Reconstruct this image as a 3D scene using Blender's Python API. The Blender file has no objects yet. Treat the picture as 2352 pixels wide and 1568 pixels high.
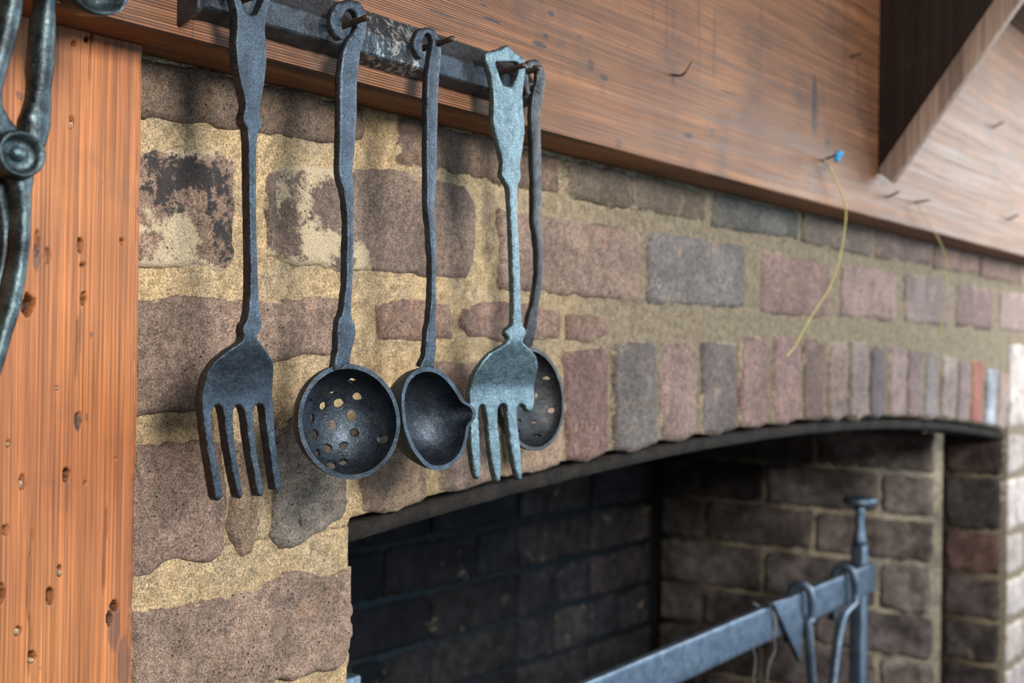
import bpy, bmesh, math, random
import numpy as np
from mathutils import Vector, Matrix, geometry

random.seed(7)
SC = bpy.context.scene
COL = SC.collection
H = 1.15                                    # camera height above the hearth floor (m)

# ------------------------------------------------------------------ camera
FPX, CD = 2850.0, 0.595
TH, AL, RO = math.atan(2124 / FPX), math.radians(0.4), 0.015
_F0 = np.array([math.cos(TH), math.sin(TH), 0]); _R0 = np.array([math.sin(TH), -math.cos(TH), 0]); _U0 = np.array([0, 0, 1.])
CF = _F0 * math.cos(AL) + _U0 * math.sin(AL); _U1 = _U0 * math.cos(AL) - _F0 * math.sin(AL)
CR = _R0 * math.cos(RO) + _U1 * math.sin(RO); CU = _U1 * math.cos(RO) - _R0 * math.sin(RO)
CC = np.array([0, -CD, 0.])
cd = bpy.data.cameras.new('camera'); cam = bpy.data.objects.new('camera', cd); COL.objects.link(cam)
cam.matrix_world = Matrix(((CR[0], CU[0], -CF[0], 0), (CR[1], CU[1], -CF[1], -CD), (CR[2], CU[2], -CF[2], H), (0, 0, 0, 1)))
cd.sensor_width = 36; cd.lens = FPX / 2352 * 36; cd.clip_start = 0.02
cd.dof.use_dof = True; cd.dof.focus_distance = 0.745; cd.dof.aperture_fstop = 8.6
SC.camera = cam

# ------------------------------------------------------------------ world, daylight through the room's windows, exposure
w = bpy.data.worlds.new('room_ambient'); SC.world = w; w.use_nodes = True
w.node_tree.nodes['Background'].inputs[0].default_value = (0.80, 0.86, 1.0, 1)
w.node_tree.nodes['Background'].inputs[1].default_value = 0.27

def window_light(name, loc, target, sx, sy, power, col):
    l = bpy.data.lights.new(name, 'AREA'); l.shape = 'RECTANGLE'; l.size = sx; l.size_y = sy; l.energy = power; l.color = col
    o = bpy.data.objects.new(name, l); COL.objects.link(o); o.location = (loc[0], loc[1], loc[2] + H)
    d = Vector(target) - Vector(loc); o.rotation_euler = d.to_track_quat('-Z', 'Y').to_euler()
    return o
window_light('window_light_front', (0.06, -1.80, 0.66), (0.7, 0, 0), 0.50, 0.56, 75, (1.0, 0.965, 0.91))
window_light('window_light_right', (3.10, -2.45, 0.25), (0.7, 0, 0), 1.8, 2.0, 84, (0.58, 0.82, 1.0))
window_light('window_light_near', (3.00, -0.58, 0.55), (2.30, 0, 0), 0.6, 0.8, 38, (1.0, 0.98, 0.96))
SC.view_settings.view_transform = 'Standard'; SC.view_settings.look = 'None'
SC.view_settings.exposure = 0.0; SC.view_settings.gamma = 1.0; SC.view_settings.use_curve_mapping = False

# ------------------------------------------------------------------ helpers
def ray(x, y): return CF + CR * (x - 1176) / FPX + CU * (784 - y) / FPX
def onY(x, y, Y=0.): d = ray(x, y); return CC + d * (Y + CD) / d[1]
def onX(x, y, X): d = ray(x, y); return CC + d * X / d[0]
def onP(x, y, p, n): d = ray(x, y); return CC + d * (np.dot(np.array(p) - CC, n) / np.dot(d, n))
def project(P):
    v = P - CC; z = v @ CF
    return np.stack([1176 + FPX * (v @ CR) / z, 784 - FPX * (v @ CU) / z], 1)

def hsh(i, j, k, s):
    n = (i * 374761393 + j * 668265263 + k * 1442695041 + s * 974634777) & 0xffffffff
    n = ((n ^ (n >> 13)) * 1274126177) & 0xffffffff
    n = ((n ^ (n >> 16)) * 2246822519) & 0xffffffff
    return ((n ^ (n >> 15)) & 0xffff) / 32767.5 - 1.0
def vnoise(p, s=0):
    p = np.asarray(p, float); i = np.floor(p).astype(np.int64); f = p - i; f = f * f * (3 - 2 * f); r = 0
    for a in (0, 1):
        for b in (0, 1):
            for c in (0, 1):
                wt = (f[:, 0] if a else 1 - f[:, 0]) * (f[:, 1] if b else 1 - f[:, 1]) * (f[:, 2] if c else 1 - f[:, 2])
                r = r + wt * hsh(i[:, 0] + a, i[:, 1] + b, i[:, 2] + c, s)
    return r
def fbm(p, s=0, o=3):
    p = np.asarray(p, float); r = 0; a = 1.
    for k in range(o): r = r + a * vnoise(p * 2 ** k + 17.3 * k, s + k); a *= .5
    return r

def build(name, verts, faces, mat, parent=None, origin=None, smooth=True, recalc=False, normals=None):
    v = np.asarray(verts, float)
    if origin is None:
        origin = (v.min(0) + v.max(0)) / 2
    origin = np.asarray(origin, float)
    me = bpy.data.meshes.new(name)
    me.from_pydata((v - origin).tolist(), [], faces if isinstance(faces, list) else faces.tolist())
    if recalc:
        b = bmesh.new(); b.from_mesh(me); bmesh.ops.recalc_face_normals(b, faces=b.faces); b.to_mesh(me); b.free()
    me.polygons.foreach_set('use_smooth', [smooth] * len(me.polygons))
    if normals is not None:
        me.normals_split_custom_set_from_vertices(normals.tolist())
    me.materials.append(mat); me.update()
    o = bpy.data.objects.new(name, me); COL.objects.link(o)
    put(o, origin, parent)
    return o
ORG = {}
def put(o, origin, parent):
    ORG[o.name] = np.asarray(origin, float)
    if parent is not None:
        o.parent = parent; o.location = Vector(origin - ORG[parent.name])
    else:
        o.location = Vector((origin[0], origin[1], origin[2] + H))
def thing(name, loc, label, cat, group=None):
    o = bpy.data.objects.new(name, None); COL.objects.link(o); o.empty_display_size = .03
    put(o, np.asarray(loc, float), None); tag(o, label, cat, group); return o
def tag(o, label=None, cat=None, group=None, kind=None):
    if label: o['label'] = label
    if cat: o['category'] = cat
    if group: o['group'] = group
    if kind: o['kind'] = kind
    return o

def resample(P, step, closed=True):
    P = np.asarray(P, float); Q = np.vstack([P, P[:1]]) if closed else P
    out = []
    for a, b in zip(Q[:-1], Q[1:]):
        n = max(1, int(round(np.linalg.norm(b - a) / step)))
        for k in range(n): out.append(a + (b - a) * k / n)
    if not closed: out.append(Q[-1])
    return np.array(out)
def chaikin(P, n=1, closed=True):
    P = np.asarray(P, float)
    for _ in range(n):
        A = P if closed else P[:-1]; B = np.roll(P, -1, 0) if closed else P[1:]
        q = np.empty((2 * len(A), P.shape[1])); q[0::2] = .75 * A + .25 * B; q[1::2] = .25 * A + .75 * B
        P = q if closed else np.vstack([P[:1], q, P[-1:]])
    return P
def catmull(P, per=6):
    P = np.asarray(P, float); n = len(P); out = []
    for i in range(n - 1):
        p0 = P[max(i - 1, 0)]; p1 = P[i]; p2 = P[i + 1]; p3 = P[min(i + 2, n - 1)]
        for k in range(per):
            t = k / per
            out.append(.5 * (2 * p1 + (p2 - p0) * t + (2 * p0 - 5 * p1 + 4 * p2 - p3) * t * t + (3 * p1 - p0 - 3 * p2 + p3) * t ** 3))
    out.append(P[-1]); return np.array(out)
def inside(pts, poly):
    x, y = pts[:, 0], pts[:, 1]; r = np.zeros(len(pts), bool); a = poly; b = np.roll(poly, -1, 0)
    for (x1, y1), (x2, y2) in zip(a, b):
        c = ((y1 > y) != (y2 > y)); 
        with np.errstate(divide='ignore', invalid='ignore'):
            r ^= c & (x < (x2 - x1) * (y - y1) / (y2 - y1 + 1e-30) + x1)
    return r
def segdist(pts, poly):
    d = np.full(len(pts), 1e9); a = poly; b = np.roll(poly, -1, 0)
    for p, q in zip(a, b):
        e = q - p; t = np.clip(((pts - p) @ e) / (e @ e + 1e-30), 0, 1)
        d = np.minimum(d, np.hypot(*(pts - p - t[:, None] * e).T))
    return d

# ---- a plate: an outline with holes, given thickness, rounded edges and a bend (front surface yf(x,z))
def tri_region(outline, holes, s, bev):
    loops = [outline] + holes; V = []; E = []
    for L in loops:
        o = len(V); V += [tuple(p) for p in L]; E += [(o + i, o + (i + 1) % len(L)) for i in range(len(L))]
    nb = len(V)
    mn = outline.min(0); mx = outline.max(0)
    gx = np.arange(mn[0], mx[0], s); gz = np.arange(mn[1], mx[1], s * .866)
    G = np.array([(x + (s / 2 if j % 2 else 0), z) for j, z in enumerate(gz) for x in gx])
    def ok(P, dmin):
        m = inside(P, outline)
        for h in holes: m &= ~inside(P, h)
        P = P[m]
        if len(P) == 0: return P, np.zeros(0)
        d = np.min([segdist(P, L) for L in loops], 0)
        k = d > dmin; return P[k], d[k]
    extra = []
    if bev > 0:
        for f in (.3, 1.0):
            for L in loops:
                t = np.roll(L, -1, 0) - np.roll(L, 1, 0); n = np.stack([-t[:, 1], t[:, 0]], 1); n /= np.linalg.norm(n, axis=1)[:, None] + 1e-12
                for sg in (1, -1):
                    P, _ = ok(L + sg * n * bev * f, bev * f * .93); extra.append(P)
    P, _ = ok(G, max(bev * 1.35, s * .55)); extra.append(P)
    V += [tuple(p) for X in extra for p in X]
    r = geometry.delaunay_2d_cdt([Vector(v) for v in V], E, [], 0, 1e-7)
    v2 = np.array([tuple(v) for v in r[0]]); T = np.array([f for f in r[2] if len(f) == 3])
    c = v2[T].mean(1); m = inside(c, outline)
    for h in holes: m &= ~inside(c, h)
    T = T[m]
    # boundary edges
    e = np.sort(np.vstack([T[:, [0, 1]], T[:, [1, 2]], T[:, [2, 0]]]), 1)
    u, n = np.unique(e, axis=0, return_counts=True); B = u[n == 1]
    d = np.min([segdist(v2, L) for L in loops], 0)
    bset = np.unique(B); d[bset] = 0
    return v2, T, B, d
def shell(vf, vb, T, B):
    n = len(vf); V = np.vstack([vf, vb])
    F = [tuple(t) for t in T] + [tuple(t[::-1] + n) for t in T] + [(a, b, b + n, a + n) for a, b in B]
    return V, F
def plate(outline, holes, yf, thick, bev, s, rough=.00018, seed=1):
    v2, T, B, d = tri_region(outline, holes, s, bev)
    off = bev - np.sqrt(np.maximum(bev ** 2 - (bev - np.minimum(d, bev)) ** 2, 0))
    y = yf(v2[:, 0], v2[:, 1])
    P = np.stack([v2[:, 0], y, v2[:, 1]], 1)
    n1 = fbm(P * 330, seed, 3) * rough; n2 = fbm(P * 330 + 50, seed, 2) * rough
    vf = P.copy(); vf[:, 1] += off + n1; vb = P.copy(); vb[:, 1] += thick - off + n2
    k = (d == 0)
    for V in (vf, vb):
        V[k, 0] += fbm(V[k] * 260, seed + 5) * rough * 1.6; V[k, 2] += fbm(V[k] * 260 + 9, seed + 6) * rough * 1.6
    return shell(vf, vb, T, B)
def split_build(V, F, regions, mat, parent):
    """one continuous casting, cut into named parts; shared normals keep the seam invisible"""
    me = bpy.data.meshes.new('tmp'); me.from_pydata(V.tolist(), [], F)
    b = bmesh.new(); b.from_mesh(me); bmesh.ops.recalc_face_normals(b, faces=b.faces); b.to_mesh(me); b.free()
    N = np.empty(len(V) * 3); me.vertices.foreach_get('normal', N); N = N.reshape(-1, 3)
    faces = [tuple(p.vertices) for p in me.polygons]; bpy.data.meshes.remove(me)
    cen = np.array([V[list(f)].mean(0) for f in faces])
    left = np.ones(len(faces), bool); out = []
    for name, test in regions:
        m = left & test(cen); left &= ~m
        if not m.any(): continue
        fs = [faces[i] for i in np.nonzero(m)[0]]
        used = np.unique(np.concatenate([np.array(f) for f in fs])); mp = -np.ones(len(V), int); mp[used] = np.arange(len(used))
        out.append(build(name, V[used], [tuple(int(mp[i]) for i in f) for f in fs], mat, parent, normals=N[used]))
    return out
# ---- a bar swept along a path with its own width and thickness, rounded-rectangle section
def sweep(path, wid, thk, sect=14, power=4., rough=.0002, seed=2, axis=(0, 1, 0), cap=True, freq=240):
    path = np.asarray(path, float); n = len(path); wid = np.broadcast_to(wid, n); thk = np.broadcast_to(thk, n)
    t = np.gradient(path, axis=0); t /= np.linalg.norm(t, axis=1)[:, None]
    A = np.array(axis, float); wv = np.cross(t, A); wv /= np.linalg.norm(wv, axis=1)[:, None] + 1e-12
    dv = np.cross(wv, t); V = []
    ph = np.arange(sect) * 2 * math.pi / sect + math.pi / sect
    cx = np.sign(np.cos(ph)) * abs(np.cos(ph)) ** (2 / power); cy = np.sign(np.sin(ph)) * abs(np.sin(ph)) ** (2 / power)
    for i in range(n):
        V.append(path[i] + wv[i] * (cx[:, None] * wid[i] / 2) + dv[i] * (cy[:, None] * thk[i] / 2))
    V = np.vstack(V); nz = fbm(V * freq, seed, 3)[:, None] * rough
    V = V + nz * (V - np.repeat(path, sect, 0)) / (np.linalg.norm(V - np.repeat(path, sect, 0), axis=1)[:, None] + 1e-9)
    F = [(i * sect + k, i * sect + (k + 1) % sect, (i + 1) * sect + (k + 1) % sect, (i + 1) * sect + k) for i in range(n - 1) for k in range(sect)]
    if cap: F += [tuple(range(sect))[::-1], tuple((n - 1) * sect + k for k in range(sect))]
    return V, F
def strap(pts, Y, thick, per=6, **k):
    """pts: (px, py, width px[, dY]) of a flat forged bar lying in the plane Y"""
    q = catmull(np.array([(a[0], a[1], a[2], a[3] if len(a) > 3 else 0.) for a in pts]), per)
    P = np.array([onY(x, y, Y + dy) for x, y, _, dy in q])
    L = []
    for i, (x, y, wp, dy) in enumerate(q):
        a = q[max(i - 1, 0)]; b = q[min(i + 1, len(q) - 1)]; t = np.array([b[0] - a[0], b[1] - a[1]]); t /= np.linalg.norm(t) + 1e-9
        n = np.array([-t[1], t[0]]) * wp / 2
        L.append(np.linalg.norm(onY(x + n[0], y + n[1], Y + dy) - onY(x - n[0], y - n[1], Y + dy)))
    P[:, 1] += thick / 2
    return sweep(P, np.array(L), thick, **k), P
def lathe(c, prof, seg=40, axis='Y', rough=0., seed=3):
    V = []; F = []
    for r, h in prof:
        for k in range(seg):
            a = 2 * math.pi * k / seg
            V.append((c[0] + r * math.cos(a), c[1] + h, c[2] + r * math.sin(a)) if axis == 'Y' else (c[0] + r * math.cos(a), c[1] + r * math.sin(a), c[2] + h))
    n = len(prof)
    F = [(i * seg + k, i * seg + (k + 1) % seg, (i + 1) * seg + (k + 1) % seg, (i + 1) * seg + k) for i in range(n - 1) for k in range(seg)]
    F += [tuple(range(seg)), tuple((n - 1) * seg + k for k in range(seg))]
    V = np.array(V)
    if rough: V = V + np.stack([fbm(V * 200 + 7 * j, seed, 2) for j in range(3)], 1) * rough
    return V, F
def box(p0, p1, bev=.002, seg=2):
    b = bmesh.new(); bmesh.ops.create_cube(b, size=1)
    p0 = np.array(p0, float); p1 = np.array(p1, float)
    for v in b.verts: v.co = Vector((p0 + p1) / 2 + np.array(v.co) * (p1 - p0))
    if bev: bmesh.ops.bevel(b, geom=b.edges[:] , offset=bev, segments=seg, affect='EDGES', profile=.5)
    V = np.array([tuple(v.co) for v in b.verts]); F = [tuple(v.index for v in f.verts) for f in b.faces]; b.free(); return V, F
def prism(poly, axis, a, b_, bev=.0015):
    """polygon (two coordinates) pushed along axis 0/1/2 from a to b"""
    o = [i for i in range(3) if i != axis]; bm = bmesh.new(); n = len(poly)
    vs = []
    for h in (a, b_):
        for p in poly:
            c = [0, 0, 0]; c[axis] = h; c[o[0]] = p[0]; c[o[1]] = p[1]; vs.append(bm.verts.new(c))
    bm.faces.new(vs[:n]); bm.faces.new(vs[n:][::-1])
    for i in range(n): bm.faces.new((vs[i], vs[i + n], vs[(i + 1) % n + n], vs[(i + 1) % n]))
    bmesh.ops.recalc_face_normals(bm, faces=bm.faces)
    if bev: bmesh.ops.bevel(bm, geom=bm.edges[:], offset=bev, segments=2, affect='EDGES', profile=.5)
    bm.verts.index_update()
    V = np.array([tuple(v.co) for v in bm.verts]); F = [tuple(v.index for v in f.verts) for f in bm.faces]; bm.free(); return V, F
def join(*parts):
    V = []; F = []; n = 0
    for v, f in parts:
        V.append(np.asarray(v, float)); F += [tuple(int(i) + n for i in q) for q in f]; n += len(v)
    return np.vstack(V), F

# ------------------------------------------------------------------ materials
class NT:
    def __init__(s, name):
        s.m = bpy.data.materials.new(name); s.m.use_nodes = True; s.t = s.m.node_tree; s.t.nodes.clear()
        s.out = s.t.nodes.new('ShaderNodeOutputMaterial'); s.b = s.t.nodes.new('ShaderNodeBsdfPrincipled')
        s.t.links.new(s.b.outputs[0], s.out.inputs[0]); s.g = s.t.nodes.new('ShaderNodeNewGeometry'); s.pos = s.g.outputs['Position']
    def lk(s, sock, v):
        if isinstance(v, bpy.types.NodeSocket): s.t.links.new(v, sock)
        elif isinstance(v, (tuple, list)): sock.default_value = tuple(v) + ((1,) if len(v) == 3 and sock.type == 'RGBA' else ())
        else: sock.default_value = v
    def math(s, op, a, b=0., c=0., clamp=False):
        n = s.t.nodes.new('ShaderNodeMath'); n.operation = op; n.use_clamp = clamp; s.lk(n.inputs[0], a); s.lk(n.inputs[1], b); s.lk(n.inputs[2], c); return n.outputs[0]
    def add(s, a, b): return s.math('ADD', a, b)
    def mul(s, a, b): return s.math('MULTIPLY', a, b)
    def scale(s, v, k):
        n = s.t.nodes.new('ShaderNodeVectorMath'); n.operation = 'MULTIPLY'; s.lk(n.inputs[0], v); s.lk(n.inputs[1], k); return n.outputs[0]
    def vadd(s, v, k):
        n = s.t.nodes.new('ShaderNodeVectorMath'); n.operation = 'ADD'; s.lk(n.inputs[0], v); s.lk(n.inputs[1], k); return n.outputs[0]
    def noise(s, sc, det=4, rough=.55, dist=0., vec=None, col=False):
        n = s.t.nodes.new('ShaderNodeTexNoise'); s.lk(n.inputs['Vector'], vec or s.pos); n.inputs['Scale'].default_value = sc; n.inputs['Detail'].default_value = det
        n.inputs['Roughness'].default_value = rough; n.inputs['Distortion'].default_value = dist; return n.outputs['Color' if col else 'Fac']
    def voro(s, sc, vec=None, feat='F1', out='Distance'):
        n = s.t.nodes.new('ShaderNodeTexVoronoi'); n.feature = feat; s.lk(n.inputs['Vector'], vec or s.pos); n.inputs['Scale'].default_value = sc; return n.outputs[out]
    def ramp(s, f, lo, hi, a=0., b=1.):
        n = s.t.nodes.new('ShaderNodeMapRange'); n.interpolation_type = 'SMOOTHSTEP'; s.lk(n.inputs[0], f); s.lk(n.inputs[1], lo); s.lk(n.inputs[2], hi); s.lk(n.inputs[3], a); s.lk(n.inputs[4], b); return n.outputs[0]
    def mix(s, f, a, b, mode='MIX'):
        n = s.t.nodes.new('ShaderNodeMix'); n.data_type = 'RGBA'; n.blend_type = mode; s.lk(n.inputs[0], f); s.lk(n.inputs[6], a); s.lk(n.inputs[7], b); return n.outputs[2]
    def attr(s, name, typ='OBJECT', out='Fac'):
        n = s.t.nodes.new('ShaderNodeAttribute'); n.attribute_type = typ; n.attribute_name = name; return n.outputs[out]
    def objcol(s): return s.t.nodes.new('ShaderNodeObjectInfo').outputs['Color']
    def grey(s, f):
        n = s.t.nodes.new('ShaderNodeCombineXYZ'); [s.lk(n.inputs[i], f) for i in range(3)]; return n.outputs[0]
    def bump(s, h, dist, strength=1., prev=None):
        n = s.t.nodes.new('ShaderNodeBump'); n.inputs['Strength'].default_value = strength; n.inputs['Distance'].default_value = dist; s.lk(n.inputs['Height'], h)
        if prev: s.lk(n.inputs['Normal'], prev)
        return n.outputs[0]
    def done(s, col, rough=.6, metal=0., nor=None, spec=.5):
        s.lk(s.b.inputs['Base Color'], col); s.lk(s.b.inputs['Roughness'], rough); s.lk(s.b.inputs['Metallic'], metal); s.lk(s.b.inputs['Specular IOR Level'], spec)
        if nor is not None: s.lk(s.b.inputs['Normal'], nor)
        return s.m

def brick_mat():
    s = NT('brick_clay')
    big = s.noise(16, 6, .6, .4); mid = s.noise(170, 6, .72); fine = s.noise(850, 4, .8); sp = s.noise(1100, 2, .6)
    c = s.mix(1., s.mix(1., s.objcol(), (1.08, 1.10, 1.10), 'MULTIPLY'), s.grey(s.ramp(big, .3, .72, .72, 1.25)), 'MULTIPLY')
    blo = s.noise(24, 7, .68, .6, s.vadd(s.pos, (6., 2., 9.)))
    c = s.mix(s.ramp(blo, .56, .70, 0, .65), c, (.33, .215, .140))
    c = s.mix(s.ramp(blo, .46, .34, 0, .60), c, (.105, .078, .070))
    c = s.mix(s.ramp(s.noise(33, 6, .65, .5), .60, .74, 0, .55), c, (.31, .165, .10))
    c = s.mix(1., c, s.grey(s.ramp(mid, .28, .72, .66, 1.36)), 'MULTIPLY')
    c = s.mix(1., c, s.grey(s.ramp(fine, .34, .66, .40, 1.66)), 'MULTIPLY')
    lime = s.add(s.attr('lime'), s.attr('limev', 'GEOMETRY')); soot = s.add(s.attr('soot'), s.attr('sootv', 'GEOMETRY'))
    lm = s.add(s.add(s.mul(s.noise(16, 5, .6, .9), .36), s.mul(s.noise(60, 7, .7, .7), .44)), s.mul(s.noise(330, 4, .7), .20))
    th = s.math('SUBTRACT', .72, s.mul(lime, .32))
    lmask = s.ramp(lm, th, s.add(th, .07))
    c = s.mix(s.mul(lmask, .92), c, s.mix(1., (.50, .40, .26), s.grey(s.ramp(fine, .3, .7, .6, 1.35)), 'MULTIPLY'))
    bk = s.add(s.mul(s.noise(50, 7, .70, .5, s.vadd(s.pos, (3.1, 1.7, .4))), .62), s.mul(s.noise(190, 5, .7), .38))
    tb = s.math('SUBTRACT', .72, s.mul(soot, .31))
    c = s.mix(s.mul(s.ramp(bk, tb, s.add(tb, .06)), .9), c, (.022, .024, .027))
    c = s.mix(s.ramp(sp, .69, .74, 0, .8), c, (.50, .45, .38))
    c = s.mix(s.ramp(s.noise(800, 2, .6, 0, s.vadd(s.pos, (1., 5., 2.))), .66, .72, 0, .85), c, (.02, .017, .015))
    pit = s.ramp(s.voro(230), .10, .22, 1., 0.); pit = s.math('MULTIPLY', pit, s.ramp(s.noise(45, 3, .6), .5, .6))
    c = s.mix(s.mul(pit, .8), c, (.025, .020, .018))
    n = s.bump(s.math('SUBTRACT', s.add(s.mul(mid, 1.0), s.mul(fine, .55)), s.mul(pit, .8)), .0021, 1.)
    return s.done(c, .92, 0, n, .2)
def mortar_mat(name, a, b, dark=.0, far=None):
    s = NT(name)
    big = s.noise(14, 6, .66, .6); fine = s.noise(760, 4, .8); mid = s.noise(120, 5, .68)
    c = s.mix(s.ramp(big, .35, .68), a, b)
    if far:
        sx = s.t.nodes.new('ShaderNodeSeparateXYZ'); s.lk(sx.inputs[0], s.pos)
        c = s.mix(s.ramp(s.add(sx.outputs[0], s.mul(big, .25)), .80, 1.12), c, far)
    c = s.mix(1., c, s.grey(s.ramp(mid, .28, .72, .70, 1.30)), 'MULTIPLY')
    c = s.mix(1., c, s.grey(s.ramp(fine, .34, .66, .45, 1.60)), 'MULTIPLY')
    c = s.mix(s.ramp(s.noise(620, 2, .6), .67, .71, 0, .8), c, (.02, .018, .014))
    c = s.mix(s.ramp(s.noise(230, 3, .6, 0, s.vadd(s.pos, (4, 2, 1))), .70, .73, 0, .85 - dark), c, (.68, .62, .50))
    n = s.bump(s.add(mid, s.mul(fine, .6)), .0022, 1.)
    return s.done(c, .95, 0, n, .15)
def soot_mat():
    s = NT('sooty_brick')
    big = s.noise(9, 6, .62, .4); mid = s.noise(45, 6, .66); fine = s.noise(260, 4, .7)
    c = s.mix(1., s.objcol(), s.grey(s.ramp(big, .3, .72, .45, 1.45)), 'MULTIPLY')
    c = s.mix(1., c, s.grey(s.ramp(mid, .28, .72, .55, 1.5)), 'MULTIPLY')
    c = s.mix(s.ramp(s.noise(26, 7, .68, .4, s.vadd(s.pos, (7, 3, 5))), .615, .67, 0, .8), c, s.mix(s.attr('soot'), (.34, .28, .20), (.13, .105, .085)))
    n = s.bump(s.add(mid, s.mul(fine, .4)), .003, 1.)
    return s.done(c, .85, 0, n, .18)
def wood_mat(name, axis, light, dark, red, freq, specks, rough=.5, grime=.5, spec=.3, saw=0., stains=(), ringlo=.25, ringhi=.95, latemix=.88):
    """axis = grain direction (0 or 2)"""
    s = NT(name)
    k = [190., 190., 190.]; k[axis] = 3.
    kk = [26., 26., 26.]; kk[axis] = .6
    v = s.scale(s.pos, tuple(k)); v2 = s.scale(s.pos, tuple(kk))
    warp = s.noise(1., 3, .5, 0, v2)
    band = s.noise(1., 3, .6, .25, v)
    # growth rings: a saw of the slowly warped distance across the grain
    sx = s.t.nodes.new('ShaderNodeSeparateXYZ'); s.lk(sx.inputs[0], s.pos); cross = sx.outputs[2 if axis == 0 else 0]
    ring = s.math('FRACT', s.add(s.mul(cross, freq), s.mul(warp, 1.6)))
    ringv = s.ramp(ring, ringlo, ringhi)
    late = s.math('MULTIPLY', ringv, s.ramp(s.noise(1., 2, .5, 0, s.scale(s.pos, tuple(q * .35 for q in k))), .2, .52))
    c = s.mix(s.ramp(s.noise(5, 4, .6, .3), .3, .7), light, red)
    c = s.mix(s.mul(late, latemix), c, dark)
    c = s.mix(1., c, s.grey(s.ramp(band, .25, .75, .68, 1.28)), 'MULTIPLY')
    # grime and dark marks
    g = s.noise(11, 7, .66, .6, s.vadd(s.pos, (2, 9, 4)))
    c = s.mix(s.mul(s.ramp(g, .52, .72), grime), c, (.055, .035, .028))
    k2 = [120.] * 3; k2[axis] = 60.
    m = s.noise(1., 4, .6, .3, s.scale(s.pos, tuple(k2)))
    c = s.mix(s.mul(s.ramp(m, .70, .75), specks), c, (.030, .028, .032))
    k3 = [230.] * 3; k3[axis] = 9.
    cr = s.noise(1., 2, .5, 0, s.scale(s.vadd(s.pos, (.3, .1, .7)), tuple(k3)))
    c = s.mix(s.mul(s.ramp(cr, .73, .78), .8), c, (.02, .012, .008))
    if saw:
        k4 = [3.] * 3; k4[axis] = 150.
        sw = s.noise(1., 3, .6, 0, s.scale(s.pos, tuple(k4)))
        c = s.mix(s.mul(s.ramp(sw, .60, .70), saw), c, (.045, .030, .026))
    if stains:
        wob = s.mul(s.noise(190, 4, .6), 1.1)
        tot = 0.
        for x0, z0, rx, rz, a in stains:
            ex = s.math('POWER', s.math('ABSOLUTE', s.mul(s.math('SUBTRACT', sx.outputs[0], x0), 1 / rx)), 2.)
            ez = s.math('POWER', s.math('ABSOLUTE', s.mul(s.math('SUBTRACT', sx.outputs[2], z0 + H), 1 / rz)), 2.)
            q = s.ramp(s.add(s.add(ex, ez), wob), 1.0, 1.6, a, 0.)
            tot = s.math('MAXIMUM', tot, q)
        c = s.mix(tot, c, (.030, .029, .034))
    hole = s.attr('hole', 'GEOMETRY')
    c = s.mix(hole, c, (.013, .009, .007))
    kf = [900.] * 3; kf[axis] = 9.
    fib = s.noise(1., 3, .65, .2, s.scale(s.pos, tuple(kf)))
    c = s.mix(1., c, s.grey(s.ramp(fib, .3, .7, .70, 1.32)), 'MULTIPLY')
    n = s.bump(s.add(s.mul(fib, .55), s.add(s.mul(late, -.10), s.mul(band, .25))), .0006, 1.)
    return s.done(c, s.ramp(band, .2, .8, rough, rough + .2), 0, n, spec)
def iron_mat(name, base, sheen, metal=.9, rough=.42, rust=.25, bump=.00042, sparkle=0., flake=0.):
    s = NT(name)
    n1 = s.noise(60, 6, .65, .3); n2 = s.noise(900, 3, .7); n3 = s.noise(260, 4, .65)
    c = s.mix(s.ramp(n1, .35, .68), base, sheen)
    c = s.mix(1., c, s.grey(s.ramp(n2, .3, .7, .6, 1.5)), 'MULTIPLY')
    c = s.mix(s.mul(s.ramp(s.noise(75, 7, .7, .3, s.vadd(s.pos, (5, 1, 2))), .62, .74), rust), c, (.16, .085, .05))
    c = s.mix(s.ramp(s.noise(420, 2, .6, 0, s.vadd(s.pos, (1, 1, 8))), .72, .76, 0, .4), c, (.35, .34, .32))
    if flake:
        sx = s.t.nodes.new('ShaderNodeSeparateXYZ'); s.lk(sx.inputs[0], s.pos)
        dx = s.math('ABSOLUTE', s.math('SUBTRACT', sx.outputs[0], flake))
        fm = s.math('MULTIPLY', s.ramp(dx, .018, .034, 1, 0), s.ramp(s.noise(1., 6, .75, .8, s.scale(s.pos, (160., 160., 90.))), .50, .58))
        c = s.mix(s.mul(fm, .85), c, (.42, .43, .42))
    if sparkle: c = s.mix(s.mul(s.ramp(s.noise(1300, 2, .6), .56, .70), sparkle), c, (.62, .78, .82))
    nb = s.bump(s.add(s.mul(n3, .9), s.mul(n2, .6)), bump, 1.)
    nb = s.bump(s.noise(48, 3, .5), .0009, .8, nb)
    return s.done(c, s.ramp(n3, .25, .75, rough - .08, rough + .14), metal, nb, .5)

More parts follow.
